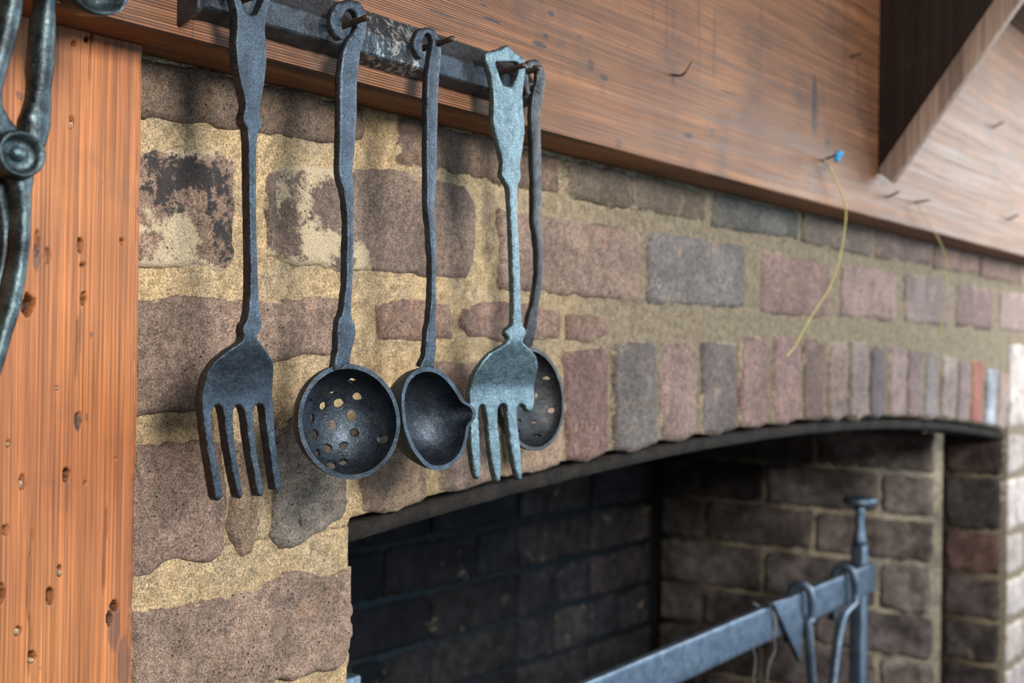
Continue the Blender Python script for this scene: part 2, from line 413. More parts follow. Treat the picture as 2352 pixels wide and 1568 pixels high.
M_BRICK = brick_mat(); M_SOOT = soot_mat()
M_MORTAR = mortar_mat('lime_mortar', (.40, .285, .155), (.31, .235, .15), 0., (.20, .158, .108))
M_MORTAR_IN = mortar_mat('fireside_mortar', (.44, .365, .26), (.16, .135, .11))
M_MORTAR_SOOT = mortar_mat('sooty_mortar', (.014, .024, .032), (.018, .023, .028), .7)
M_BEAM = wood_mat('dark_pine_beam', 0, (.27, .120, .048), (.036, .021, .020), (.18, .078, .035), 600., .8, .50, .62, .16, .5, [(lambda c, k: (float(c[0]), float(c[2]), rx * k / .62, ry * k * .85, a))(onY(px0, py0, -.047), .9 / FPX * (1 + (px0 - 1100) / 1100.)) for px0, py0, rx, ry, a in ((1872, 240, 11, 85, .75), (1581, 312, 14, 9, .8), (1356, 150, 9, 16, .7), (1386, 178, 12, 8, .7), (1238, 102, 20, 8, .85), (1128, 46, 22, 6, .9), (1264, 31, 9, 8, .9), (1252, 82, 7, 7, .8), (1330, 85, 9, 6, .6), (1420, 330, 10, 12, .5), (1636, 305, 5, 14, .6), (1545, 50, 5, 60, .35), (1640, 110, 5, 110, .4), (1970, 200, 7, 90, .35), (1350, 40, 40, 5, .4), (1010, 30, 40, 5, .7), (1900, 330, 6, 6, .8), (1110, 12, 8, 5, .9))], .32, .60, .92)
M_POST = wood_mat('orange_pine_post', 2, (.345, .132, .042), (.145, .048, .021), (.26, .086, .029), 360., .55, .46, .25, .3, 0., [(lambda c: (float(c[0]), float(c[2]), rx * .62 / FPX, ry * .64 / FPX, a))(onY(px0, py0, -.0125)) for px0, py0, rx, ry, a in ((180, 968, 11, 26, .75), (200, 958, 5, 12, .5), (83, 590, 13, 40, .6), (262, 1440, 22, 70, .55), (285, 1520, 22, 80, .5), (155, 1130, 8, 60, .3), (120, 78, 60, 9, .35), (300, 110, 60, 8, .35), (318, 485, 10, 14, .5), (186, 760, 4, 60, .4), (242, 735, 26, 4, .0))], .3, .95, .40)
M_SHADEWOOD = wood_mat('shade_dark_board', 2, (.013, .005, .003), (.005, .0025, .002), (.010, .004, .0025), 150., .3, .6, .3)  # brown board; the shade behind the strut is painted into its colour
M_GREYWOOD = wood_mat('weathered_strut', 2, (.30, .215, .16), (.15, .10, .08), (.24, .165, .125), 150., .4, .7, .3)
M_IRON = iron_mat('black_iron', (.030, .038, .048), (.056, .073, .093), .9, .48, .12)
M_IRON_DARK = iron_mat('dark_iron', (.028, .030, .033), (.052, .056, .060), .85, .5, .3)
M_BAR = iron_mat('rack_iron', (.036, .041, .048), (.066, .078, .090), .85, .46, .45, .0006, 0., .590)
M_PATINA = iron_mat('silvery_green_iron', (.070, .103, .118), (.115, .165, .182), .95, .44, .10, .0006, .30)
M_TONGS = iron_mat('tongs_iron', (.018, .022, .025), (.066, .094, .102), .88, .36, .35, .0004)
M_PEG = iron_mat('brown_peg', (.035, .024, .018), (.06, .04, .03), .5, .4, .5)
M_LINTEL = iron_mat('lintel_iron', (.010, .009, .008), (.022, .018, .015), 0., .85, .30, .001)
next(n for n in M_LINTEL.node_tree.nodes if n.type == 'BSDF_PRINCIPLED').inputs['Specular IOR Level'].default_value = .12
M_BLUEIRON = iron_mat('blue_grey_steel', (.080, .110, .150), (.135, .180, .235), .8, .42, .2)
def plain(name, col, rough=.5):
    s = NT(name); return s.done(s.mix(s.ramp(s.noise(300, 3), .3, .7), tuple(c * .75 for c in col), col), rough)
M_STRING = plain('dry_straw', (.42, .36, .12), .7); M_BLUE = plain('blue_plastic', (.02, .30, .62), .35); M_TWINE = plain('grey_twine', (.12, .12, .12), .8)
M_NAIL = iron_mat('old_nail', (.05, .03, .022), (.11, .07, .05), .5, .45, .4)
M_FLOOR = mortar_mat('stone_floor', (.20, .17, .14), (.14, .12, .10))
M_FILL = plain('putty_fill', (.42, .33, .22), .7)

# ------------------------------------------------------------------ heightfield pieces for masonry
FRONT = dict(o=np.array([0, 0, 0.]), u=np.array([1., 0, 0]), v=np.array([0, 0, 1.]), n=np.array([0, -1., 0]))
YB = 0.69; XR = 2.2405
BACK = dict(o=np.array([0, YB, 0.]), u=np.array([1., 0, 0]), v=np.array([0, 0, 1.]), n=np.array([0, -1., 0]))
RIGHT = dict(o=np.array([XR, 0, 0.]), u=np.array([0, 1., 0]), v=np.array([0, 0, 1.]), n=np.array([-1., 0, 0]))
def place(fr, u, v, h): return fr['o'] + u[:, None] * fr['u'] + v[:, None] * fr['v'] + h[:, None] * fr['n']
BN = [0]
def brick(fr, poly, parent, mat, res, color, proud=.0016, r=.0030, lime=.2, soot=.1, back=.02, wob=.0016, amp=.0009, spots=()):
    BN[0] += 1; sd = BN[0] * 13
    poly = np.asarray(poly, float)
    def sdf(P):
        Q = np.stack([P[:, 0], P[:, 1], np.full(len(P), sd * .37)], 1)
        d = segdist(P, poly); d[inside(P, poly)] *= -1
        return d + vnoise(Q * 55, sd) * wob + vnoise(Q * 210, sd + 1) * wob * .55 + vnoise(Q * 90, sd + 2) * wob * .6
    mn = poly.min(0) - 2 * res; mx = poly.max(0) + 2 * res
    us = np.arange(mn[0], mx[0] + res, res); vs = np.arange(mn[1], mx[1] + res, res)
    U, V = np.meshgrid(us, vs); P = np.stack([U.ravel(), V.ravel()], 1); d = sdf(P); nu = len(us); nv = len(vs)
    ok = (d < .55 * res).reshape(nv, nu)
    q = ok[:-1, :-1] & ok[1:, :-1] & ok[:-1, 1:] & ok[1:, 1:]
    j, i = np.nonzero(q)
    if len(j) == 0: return None
    F = np.stack([j * nu + i, j * nu + i + 1, (j + 1) * nu + i + 1, (j + 1) * nu + i], 1)
    e = np.vstack([F[:, [0, 1]], F[:, [1, 2]], F[:, [2, 3]], F[:, [3, 0]]])
    ke = np.minimum(e[:, 0], e[:, 1]) * (nu * nv) + np.maximum(e[:, 0], e[:, 1]); _, ix, ct = np.unique(ke, return_index=True, return_counts=True)
    B = e[ix[ct == 1]]; bv = np.unique(B)
    # slide the rim onto the outline
    ep = 1e-4
    for _ in range(2):
        g = np.stack([sdf(P[bv] + [ep, 0]) - sdf(P[bv] - [ep, 0]), sdf(P[bv] + [0, ep]) - sdf(P[bv] - [0, ep])], 1) / (2 * ep)
        dd = np.clip(sdf(P[bv]), -1.2 * res, 1.2 * res)
        P[bv] -= (dd / np.maximum((g ** 2).sum(1), .3))[:, None] * g
    d = sdf(P); d[bv] = 0
    ee = np.clip(-d / r, 0, 1); h = proud + r * (np.sqrt(np.clip(1 - (1 - ee) ** 2, 0, 1)) - 1)
    Q = np.stack([P[:, 0], P[:, 1], np.full(len(P), sd * .37)], 1)
    h = h + fbm(Q * 32, sd + 3, 3) * amp + np.minimum(fbm(Q * 170, sd + 9, 2) + .55, 0) * amp * 1.2
    W = place(fr, P[:, 0], P[:, 1], h); n0 = len(W)
    mp = np.full(n0, -1); used = np.unique(F); mp[used] = np.arange(len(used)); mb = np.full(n0, -1); mb[bv] = np.arange(len(bv)) + len(used)
    Vv = np.vstack([W[used], place(fr, P[bv, 0], P[bv, 1], np.full(len(bv), -back))])
    faces = [tuple(f) for f in mp[F].tolist()] + [(int(mp[b]), int(mp[a]), int(mb[a]), int(mb[b])) for a, b in B]
    if fr is RIGHT: faces = [f[::-1] for f in faces]
    o = build('brick', Vv, faces, mat, parent)
    lv = .62 * np.exp(d / .0042)
    sv = np.zeros_like(d)
    for px0, py0, rx, ry, kind, a in spots:
        c = onY(px0, py0); c2 = onY(px0 + rx, py0); g = a * np.exp(-(((P[:, 0] - c[0]) / (c2[0] - c[0])) ** 2 + ((P[:, 1] - c[2]) / (ry * .75 / FPX)) ** 2))
        if kind == 'l': lv = lv + g
        else: sv = sv + g
    for nm, arr in (('limev', lv), ('sootv', sv)):
        at_ = o.data.attributes.new(nm, 'FLOAT', 'POINT'); at_.data.foreach_set('value', np.concatenate([arr[used], arr[bv]]).astype(np.float32))
    o.color = tuple(color) + (1,); o['lime'] = float(lime); o['soot'] = float(soot)
    return o
def rect(u0, u1, v0, v1, jit=.0025, cut=.004):
    J = lambda: random.uniform(-jit, jit)
    c = cut
    return [(u0 + c + J(), v0 + J()), (u1 - c + J(), v0 + J()), (u1 + J(), v0 + c), (u1 + J(), v1 - c), (u1 - c + J(), v1 + J()), (u0 + c + J(), v1 + J()), (u0 + J(), v1 - c), (u0 + J(), v0 + c)]
def patch(us, vs, fn, seed, amp, back, base=-.0012):
    """mortar sheet over a grid, with closed sides; fn(U,V) -> (X,Z)"""
    U, V = np.meshgrid(us, vs); x, z = fn(U.ravel(), V.ravel()); nu, nv = len(us), len(vs)
    Q = np.stack([x, z, np.zeros_like(x)], 1)
    h = base + fbm(Q * 45, seed, 3) * amp + fbm(Q * 210, seed + 4, 2) * amp * .35
    W = np.stack([x, -h, z], 1)
    ii = np.arange(nu * nv).reshape(nv, nu)
    F = [(a, b, c, d) for a, b, c, d in zip(ii[:-1, :-1].ravel().tolist(), ii[:-1, 1:].ravel().tolist(), ii[1:, 1:].ravel().tolist(), ii[1:, :-1].ravel().tolist())]
    rim = np.concatenate([ii[0], ii[1:, -1], ii[-1, -2::-1], ii[-2:0:-1, 0]]); n0 = len(W); m = len(rim)
    Wb = W[rim].copy(); Wb[:, 1] = back
    F += [(int(rim[(k + 1) % m]), int(rim[k]), n0 + k, n0 + (k + 1) % m) for k in range(m)]
    F.append(tuple(n0 + k for k in range(m))[::-1])
    return np.vstack([W, Wb]), F

# ------------------------------------------------------------------ the setting: floor and fireplace walls
ZF = -H; ZB = 0.1672; XP = 0.4326; XJ = 0.6165; XJR = 2.242
floor = tag(build('floor', *box((-2.5, -4, ZF - .1), (4, 1.2, ZF), 0), M_FLOOR, origin=(0, 0, ZF)), kind='structure')

def arch(x): return -.0795 - (x - 1.40) ** 2 / 15.0
def jamb(z): return XJ + .0016 * vnoise(np.stack([z * 45, z * 0, z * 0], 1), 4) + .0011 * vnoise(np.stack([z * 160, z * 0, z * 0], 1), 5) + np.clip(z + .20, -.15, 0) * .05
zs = np.concatenate([np.linspace(ZF, -.32, 22)[:-1], np.arange(-.32, -.1226, .0026), [-.1225]])
def f_left(u, v): return XP + .0006 + (jamb(v) - XP) * u, v
w1 = patch(np.linspace(0, 1, 70), zs, f_left, 11, .0013, .11)
xs = np.concatenate([np.arange(XP + .0006, 1.05, .0027), np.arange(1.05, XJR, .006), [XJR]])
def f_span(u, v):
    lo = np.where(u < XJ, -.1225, arch(u) + .004); return u, lo + (ZB - .0005 - lo) * v
w2 = patch(xs, np.linspace(0, 1, 92), f_span, 11, .0013, .11)
xr = np.linspace(XJR, 3.3, 90); zr = np.concatenate([np.linspace(ZF, -.62, 14)[:-1], np.linspace(-.62, ZB - .0005, 110)])
w3 = patch(xr, zr, lambda u, v: (u, v), 11, .0013, .11)
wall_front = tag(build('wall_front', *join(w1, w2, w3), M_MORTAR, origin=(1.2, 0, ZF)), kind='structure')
M_BRICK_HALO = None
wall_back = tag(build('wall_back', *box((.40, YB + .003, ZF), (XR + .12, YB + .12, .34), 0), M_MORTAR_SOOT, origin=(1.2, YB, ZF)), kind='structure')
wall_right = tag(build('wall_right', *box((XR + .0035, .112, ZF), (XR + .115, YB + .003, .34), 0), M_MORTAR_IN, origin=(XR, .4, ZF)), kind='structure')
wall_left = tag(build('wall_left', *box((.42, .112, ZF), (.60, YB + .003, .34), 0), M_MORTAR_SOOT, origin=(.5, .4, ZF)), kind='structure')
ceil_ = tag(build('ceiling', *box((.40, .112, .34), (XR + .12, YB + .12, .42), 0), M_MORTAR_SOOT, origin=(1.2, .4, .34)), kind='structure')
wall_side = tag(build('wall_side', *box((-2.4, .0, ZF), (.10, .11, ZB), .004), plain('side_plaster', (.42, .36, .28), .9), origin=(-1, 0, ZF)), kind='structure')

def fpoly(pts): return [(max(onY(x, y)[0], XP + .0015), min(onY(x, y)[2], ZB - .001)) for x, y in pts]
def near(pts, color, **k): return brick(FRONT, fpoly(pts), wall_front, M_BRICK, .0021, color, **k)
PUR = (.185, .115, .090); BRN = (.205, .135, .092); RED = (.205, .128, .096); GRY = (.145, .125, .112); DRK = (.125, .098, .082); TAN = (.26, .175, .125)
# left of the first fork, top course, then downwards
near([(300, 130), (400, 120), (620, 120), (838, 200), (838, 322), (760, 332), (620, 312), (480, 290), (300, 268)], (.115, .078, .055), lime=.0, soot=.05)
near([(300, 352), (420, 335), (500, 342), (535, 372), (546, 470), (540, 590), (520, 618), (420, 616), (300, 612)], (.20, .13, .095), lime=.42, soot=.50, proud=.001, spots=[(390, 560, 90, 80, 'l', .50), (430, 500, 50, 60, 'l', .4), (470, 400, 90, 60, 's', .35), (370, 420, 50, 70, 's', .4), (500, 560, 40, 60, 's', .4)])
near([(612, 410), (640, 372), (760, 380), (920, 392), (1070, 425), (1092, 470), (1090, 600), (1075, 640), (960, 632), (820, 622), (650, 608), (612, 590)], (.150, .105, .082), lime=.10, soot=.05, proud=.001, spots=[(690, 430, 60, 90, 'l', .85), (740, 560, 75, 65, 'l', .95), (640, 470, 20, 130, 'l', .3), (770, 400, 60, 40, 'l', .5), (860, 440, 40, 25, 'l', .5), (830, 590, 22, 40, 'l', .6)])
near([(300, 692), (420, 676), (600, 690), (740, 682), (784, 690), (784, 812), (700, 818), (640, 830), (560, 880), (470, 936), (300, 960)], (.185, .125, .095), lime=.12, soot=.15)
near([(868, 700), (930, 684), (1035, 692), (1042, 780), (960, 784), (870, 780)], RED, lime=.18, soot=.05, proud=.001)
near([(1062, 706), (1110, 690), (1200, 700), (1288, 716), (1286, 778), (1180, 790), (1075, 772), (1052, 745)], PUR, lime=.15, soot=.1)
near([(1298, 718), (1390, 724), (1398, 770), (1350, 790), (1300, 782)], PUR, lime=.1, soot=.05)
near([(300, 1022), (400, 1016), (470, 1008), (516, 1014), (524, 1150), (514, 1275), (490, 1292), (430, 1288), (390, 1284), (365, 1300), (345, 1322), (300, 1328)], (.205, .135, .105), lime=.06, soot=.2)
near([(536, 1010), (582, 1010), (592, 1120), (594, 1200), (582, 1268), (556, 1285), (540, 1275), (526, 1240), (530, 1130)], (.19, .13, .09), lime=.05, soot=.05)
near([(630, 990), (700, 940), (770, 928), (800, 960), (798, 1150), (786, 1195), (730, 1225), (680, 1255), (640, 1262), (620, 1230), (626, 1100)], (.150, .125, .105), lime=.05, soot=.15, spots=[(720, 990, 90, 70, 'l', .45), (690, 1190, 90, 60, 's', .35)])
near([(300, 1404), (420, 1388), (520, 1368), (610, 1340), (680, 1312), (760, 1322), (808, 1300), (806, 1450), (792, 1520), (770, 1543), (640, 1562), (560, 1592), (300, 1640)], (.215, .145, .11), lime=.14, soot=.12, proud=.003, back=.1)
for k in range(6):                      # the jamb carries on below the picture
    z1 = -.240 - k * .087
    cut = XP + (.09 if k % 2 else .15)
    brick(FRONT, rect(XP + .002, cut, z1 - .075, z1), wall_front, M_BRICK, .005, BRN, lime=.1, soot=.1)
    if cut < XJ - .05: brick(FRONT, rect(cut + .012, XJ - .001, z1 - .075, z1), wall_front, M_BRICK, .005, PUR, lime=.1, soot=.1, back=.1)
# courses below the beam
J1, J2 = .1235, .037
def lin(x): return onY(x, 600)[0]
palette = [PUR, BRN, GRY, DRK, (.17, .11, .095), (.20, .14, .115)]
c0 = [.6495, .8686, 1.131, 1.3568, 1.592, 1.826, 2.062, 2.30, 2.54, 2.78, 3.02]
c0col = [(.13, .085, .06), (.115, .085, .062), (.095, .088, .078), (.13, .10, .08), (.15, .10, .085), PUR, PUR, TAN, PUR, TAN]
for a, b, c in zip(c0[:-1], c0[1:], c0col):
    brick(FRONT, rect(a + .006, b - .006, J1 + .007, ZB - .001), wall_front, M_BRICK, .003 if a < 1.1 else .0045, c, lime=.15 if a < .9 else .05, soot=.12)
c1 = [(1142, 1470), (1487, 1716), (1748, 1906), (1931, 2060), (2078, 2180), (2197, 2280), (2296, 2366)]
c1col = [(.205, .138, .108), (.145, .125, .115), (.185, .118, .100), (.225, .150, .130), (.175, .125, .115), (.180, .115, .105), (.24, .17, .15)]
for (a, b), c in zip(c1, c1col):
    brick(FRONT, rect(lin(a), lin(b), J2 + .009, J1 - .010), wall_front, M_BRICK, .003 if a < 1400 else .0045, c, lime=.12, soot=.08 if a != 1487 else .3)
x = lin(2366) + .012
while x < 3.2:
    brick(FRONT, rect(x, x + .226, J2 + .009, J1 - .010), wall_front, M_BRICK, .007, random.choice(palette), lime=.1); x += .238
# arch ring of bricks on edge
vx = [lin(830) if False else .6275]
pair = [(830, 985, 1200, 1145), (1006, 1146, 1140, 1095), (1160, 1288, 1095, 1065), (1300, 1396, 1065, 1050), (1410, 1506, 1048, 1025), (1520, 1603, 1020, 1000), (1612, 1692, 1000, 985), (1698, 1762, 985, 975), (1774, 1832, 978, 972)]
arcx = []
for a, b, ya, yb in pair: arcx.append((onY(a, ya)[0], onY(b, yb)[0]))
x = arcx[-1][1] + .014
while x < 2.20: arcx.append((x, min(x + .062 + random.uniform(-.006, .006), 2.238))); x = arcx[-1][1] + .0135
vcol = [(.215, .145, .10), (.22, .15, .115), TAN, (.155, .092, .080), (.125, .105, .096), (.20, .135, .115), (.125, .098, .092), (.20, .128, .112), (.21, .13, .118), (.14, .092, .078), (.215, .150, .130), (.20, .150, .135), (.115, .092, .092), (.215, .155, .14), (.175, .118, .112), (.165, .135, .13), (.23, .175, .155), (.20, .14, .13), (.26, .10, .08), (.30, .30, .33), (.25, .18, .16)]
for i, (a, b) in enumerate(arcx):
    ht = .098 if i else .088
    def pt(x, up): 
        s = (x - 1.40) / 7.6; return (x + s * up, arch(x) + up)
    top = ht + random.uniform(-.004, .004); j = lambda: random.uniform(-.002, .002)
    if i == 2: top = .075
    po = [pt(a + .001, .004), pt((a + b) / 2, .0 + j()), pt(b - .001, .003), pt(b + j(), .03), pt(b + j(), top - .006), pt(b - .005, top + j()), pt(a + .005, top + j()), pt(a + j(), top - .006), pt(a + j(), .03)]
    brick(FRONT, po, wall_front, M_BRICK, .0026 if a < 1.0 else .004, vcol[i % len(vcol)], lime=(.30 if i in (0, 2) else .14), soot=(.35 if i == 0 else .1), back=.09, proud=random.uniform(.001, .004))
# right jamb front, near window's brightness also put into the pale brick colours
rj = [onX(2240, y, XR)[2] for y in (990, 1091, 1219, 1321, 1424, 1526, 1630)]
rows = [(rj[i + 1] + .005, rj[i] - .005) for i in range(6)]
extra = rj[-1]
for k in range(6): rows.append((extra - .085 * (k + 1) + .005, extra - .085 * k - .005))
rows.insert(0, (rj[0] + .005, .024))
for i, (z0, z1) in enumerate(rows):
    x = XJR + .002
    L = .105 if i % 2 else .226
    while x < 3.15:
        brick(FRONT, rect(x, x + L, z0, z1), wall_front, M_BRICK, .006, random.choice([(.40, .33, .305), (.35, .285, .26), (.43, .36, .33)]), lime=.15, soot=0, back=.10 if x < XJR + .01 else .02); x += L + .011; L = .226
# reveal and right side of the firebox
dk = [(.075, .052, .047), (.060, .050, .046), (.105, .060, .052), (.072, .060, .058), (.080, .063, .056), (.075, .062, .060)]
for i, (z0, z1) in enumerate(rows[1:]):
    brick(RIGHT, rect(.010, .104, z0, z1), wall_front, M_SOOT, .005, [(.055, .038, .034), (.052, .045, .042), (.115, .068, .058), (.085, .068, .064), (.080, .066, .060), (.075, .06, .056)][min(i, 5)], soot=.7, proud=.004, wob=.003, amp=.002)
br = [onX(2074, y, XR)[2] for y in (985, 1085, 1187, 1294, 1409, 1511, 1625)]
while br[0] < .30: br.insert(0, br[0] + .085)
for k in range(5): br.append(br[-1] - .085)
for i in range(len(br) - 1):
    z1, z0 = br[i] - .005, br[i + 1] + .005
    js = [.122, .225, .455, YB] if i % 2 else [.122, .350, .585, YB]
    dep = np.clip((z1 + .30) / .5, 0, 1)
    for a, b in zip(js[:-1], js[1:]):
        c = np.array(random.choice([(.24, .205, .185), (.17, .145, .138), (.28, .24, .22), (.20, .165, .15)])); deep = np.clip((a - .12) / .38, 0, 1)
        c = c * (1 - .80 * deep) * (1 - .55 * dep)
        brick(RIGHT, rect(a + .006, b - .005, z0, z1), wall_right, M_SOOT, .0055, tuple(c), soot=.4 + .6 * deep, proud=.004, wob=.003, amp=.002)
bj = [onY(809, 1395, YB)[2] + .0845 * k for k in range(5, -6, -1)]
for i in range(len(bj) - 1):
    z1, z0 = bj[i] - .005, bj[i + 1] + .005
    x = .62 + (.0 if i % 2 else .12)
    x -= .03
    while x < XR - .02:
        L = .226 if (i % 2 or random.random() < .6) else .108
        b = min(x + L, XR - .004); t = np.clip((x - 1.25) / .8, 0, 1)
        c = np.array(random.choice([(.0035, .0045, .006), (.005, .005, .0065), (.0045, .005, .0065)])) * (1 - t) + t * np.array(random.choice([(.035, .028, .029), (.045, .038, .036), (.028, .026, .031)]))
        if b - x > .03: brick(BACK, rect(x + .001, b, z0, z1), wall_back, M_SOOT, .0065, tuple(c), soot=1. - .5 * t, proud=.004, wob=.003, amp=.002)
        x += L + .006

# flat iron bar that carries the arch
xa = np.linspace(.606, 2.25, 90); zt = arch(xa) - .001
P = np.stack([xa, np.full_like(xa, .045), zt - .0085], 1)
V, F = sweep(P, np.full(len(xa), .0150), np.full(len(xa), .075), sect=12, power=7, rough=.0012, seed=31)
tag(build('lintel_bar', V, F, M_LINTEL, recalc=True), 'long curved black iron bar carrying the underside of the brick arch', 'bar')

# ------------------------------------------------------------------ timber: post, beam, shelf, bracket
YPF = -.0125
holes = [(168, 100, 7, 9, .7), (197, 90, 6, 8, .7), (163, 282, 6, 14, .8), (184, 564, 9, 18, 1), (280, 555, 6, 9, 1), (192, 608, 9, 5, .5), (193, 684, 10, 17, 1), (66, 700, 16, 26, 1), (131, 891, 3, 6, .5),
         (180, 965, 10, 20, .25), (19, 1019, 4, 9, .6), (153, 1089, 9, 18, 1), (50, 1108, 6, 20, .7), (12, 1217, 8, 14, 1), (137, 1311, 6, 16, .7), (114, 1368, 9, 22, 1), (262, 1392, 12, 14, 1), (252, 1422, 9, 20, .8), (40, 1449, 8, 13, .5), (72, 1510, 8, 14, .9), (2, 1365, 6, 26, .9), (110, 588, 9, 20, .3), (85, 560, 7, 30, .3), (265, 1055, 4, 5, .4), (195, 1108, 4, 5, .4)]
px_ = np.concatenate([np.linspace(.10, .335, 20)[:-1], np.arange(.335, XP, .0008), [XP]]); pz = np.concatenate([np.linspace(ZF, -.24, 30)[:-1], np.arange(-.24, ZB, .0009), [ZB]])
U, V_ = np.meshgrid(px_, pz); x = U.ravel(); z = V_.ravel(); y = np.full_like(x, YPF)
Q = np.stack([x * 260, z * 7, x * 0], 1); y = y + fbm(Q, 3, 3) * .00028 + fbm(np.stack([x * 25, z * 5, x * 0], 1), 8, 2) * .0006
hole = np.zeros_like(x)
for i, (hx, hy, rx, ry, dp) in enumerate(holes):
    c = onY(hx, hy, YPF); ax = rx * 0.46 / FPX / .80; az = ry * .56 / FPX
    n = vnoise(np.stack([x * 700, z * 350, x * 0 + i], 1), 20 + i) * .28
    d = np.sqrt(((x - c[0]) / ax) ** 2 + ((z - c[2]) / az) ** 2) + n
    m = np.clip((1.10 - d) / .22, 0, 1); y += m * .0085 * dp; hole = np.maximum(hole, m * min(1, dp * 1.4))
# long drying cracks
for cx, z0, z1 in ((70, 1180, 1568), (180, 720, 880), (243, 1150, 1370), (215, 30, 200)):
    c0_ = onY(cx, z0, YPF); c1_ = onY(cx - 8, z1, YPF); t = (z - c1_[2]) / (c0_[2] - c1_[2]); xc = c1_[0] + (c0_[0] - c1_[0]) * t + vnoise(np.stack([z * 60, z * 0, z * 0], 1), int(cx)) * .0008
    m = np.clip(1 - abs(x - xc) / .0011, 0, 1) * ((t > 0) & (t < 1)) * np.clip(np.minimum(t, 1 - t) * 8, 0, 1); y += m * .0016; hole = np.maximum(hole, m * .55)
ed = np.clip((XP - x) / .004, 0, 1); y += .003 * (1 - np.sqrt(np.clip(1 - (1 - ed) ** 2, 0, 1))) + (ed < 1) * np.abs(fbm(np.stack([z * 90, x * 90, x * 0], 1), 41, 2)) * .0009
nu, nv = len(px_), len(pz); ii = np.arange(nu * nv).reshape(nv, nu)
F = [t for t in zip(ii[:-1, :-1].ravel().tolist(), ii[:-1, 1:].ravel().tolist(), ii[1:, 1:].ravel().tolist(), ii[1:, :-1].ravel().tolist())]
rim = np.concatenate([ii[0], ii[1:, -1], ii[-1, -2::-1], ii[-2:0:-1, 0]]); W = np.stack([x, y, z], 1); Wb = W[rim].copy(); Wb[:, 1] = .11; n0 = len(W); m = len(rim)
F += [(int(rim[(k + 1) % m]), int(rim[k]), n0 + k, n0 + (k + 1) % m) for k in range(m)] + [tuple(n0 + k for k in range(m))[::-1]]
post = build('wooden_post', np.vstack([W, Wb]), F, M_POST, origin=(.30, .04, ZF))
at = post.data.attributes.new('hole', 'FLOAT', 'POINT'); at.data.foreach_set('value', np.concatenate([hole, np.zeros(m)]).astype(np.float32))
tag(post, 'upright orange pine post pitted with old nail holes at the left of the bricks', 'post')
for i, (hx, hy, rx, ry) in enumerate(((48, 1112, 4, 9), (19, 1021, 3, 5), (139, 1316, 4, 7), (38, 1450, 6, 8), (73, 1517, 5, 6), (163, 287, 4, 8), (131, 892, 3, 4))):
    c = onY(hx, hy, YPF); k = .65 / FPX
    V, F = lathe((c[0], c[1] - .0002, c[2]), [(.0001, -.0006), (rx * k * .8, -.0002), (rx * k, .002), (rx * k, .006)], 10)
    V[:, 2] = c[2] + (V[:, 2] - c[2]) * ry / rx; V[:, 0] += fbm(V * 900, i, 2) * .0003
    build('filler_plug', V, F, M_FILL, post)

YBF = -.047; ZT = .530
bx = np.concatenate([np.arange(-1.6, .30, .05), np.arange(.30, 1.0, .006), np.arange(1.0, 3.3, .02), [3.3]])
prof = [(YBF + .0022, .0), (YBF + .0006, .0006), (YBF, .0022), (YBF, .01), (YBF, .02), (YBF, .05), (YBF, .12), (YBF, .25), (YBF, ZT - ZB), (.11, ZT - ZB), (.11, 0), (.02, 0)]
V = []; 
for X in bx:
    for (py, pzz) in prof:
        e = float(vnoise(np.array([[X * 9, pzz * 8, 3.]]), 77)[0]) * .0009 if (pzz < .3 and py < 0) else 0
        V.append((X, py + e * (1 if pzz > .003 else .4), ZB + pzz + (abs(e) * .8 if pzz < .003 and py < 0 else 0)))
np_ = len(prof); nb = len(bx)
F = [(i * np_ + k, (i + 1) * np_ + k, (i + 1) * np_ + (k + 1) % np_, i * np_ + (k + 1) % np_) for i in range(nb - 1) for k in range(np_)] + [tuple(range(np_)), tuple((nb - 1) * np_ + k for k in range(np_))[::-1]]
beam = build('mantel_beam', V, F, M_BEAM, origin=(1.0, 0, ZB), recalc=True, smooth=False)
tag(beam, 'massive dark reddish pine mantel beam spanning the brick fireplace', 'beam')
shelf = build('mantel_shelf', *box((-1.6, -.30, ZT), (3.3, .11, ZT + .035), .003), M_BEAM)
tag(shelf, 'wooden mantel shelf board lying along the top of the beam', 'shelf')
def nail(pts, r, mat=M_NAIL, parent=beam, name='nail'):
    P = catmull(np.array(pts), 4)
    return build(name, *sweep(P, np.full(len(P), 2 * r), np.full(len(P), 2 * r), sect=8, power=2, rough=.0001, axis=(.02, .1, 1)), mat, parent, recalc=True)
def bn(px0, py0, px1, py1, out=.018, mid=None, r=.0010):
    a = onY(px0, py0, YBF + .004); b = onY(px1, py1, YBF - out); pts = [a] + ([onY(mid[0], mid[1], YBF - out * .7)] if mid else []) + [b]
    return nail(pts, r)
bn(1541, 171, 1590, 143, .022, (1568, 172), .0011)
bn(1945, 132, 1982, 122, .016, None, .0014); bn(1880, 372, 1918, 357, .018, None, .0013)
bn(2032, 455, 2066, 440, .018, None, .0014); bn(2095, 465, 2136, 460, .018, None, .0014)
bn(2272, 296, 2306, 280, .018, None, .0015); bn(2308, 508, 2340, 492, .018, None, .0015)
c = onY(1925, 357, YBF - .021)
for k, (dx, dz, rr) in enumerate(((0, 0, .0048), (.005, .003, .0034), (-.003, -.005, .0030))):
    V, F = lathe((c[0] + dx, c[1], c[2] + dz), [(.0001, -.004), (rr * .8, -.003), (rr, 0), (rr * .7, .003), (.0001, .004)], 12, rough=.0006)
    build('blue_wrapping', V, F, M_BLUE, beam)
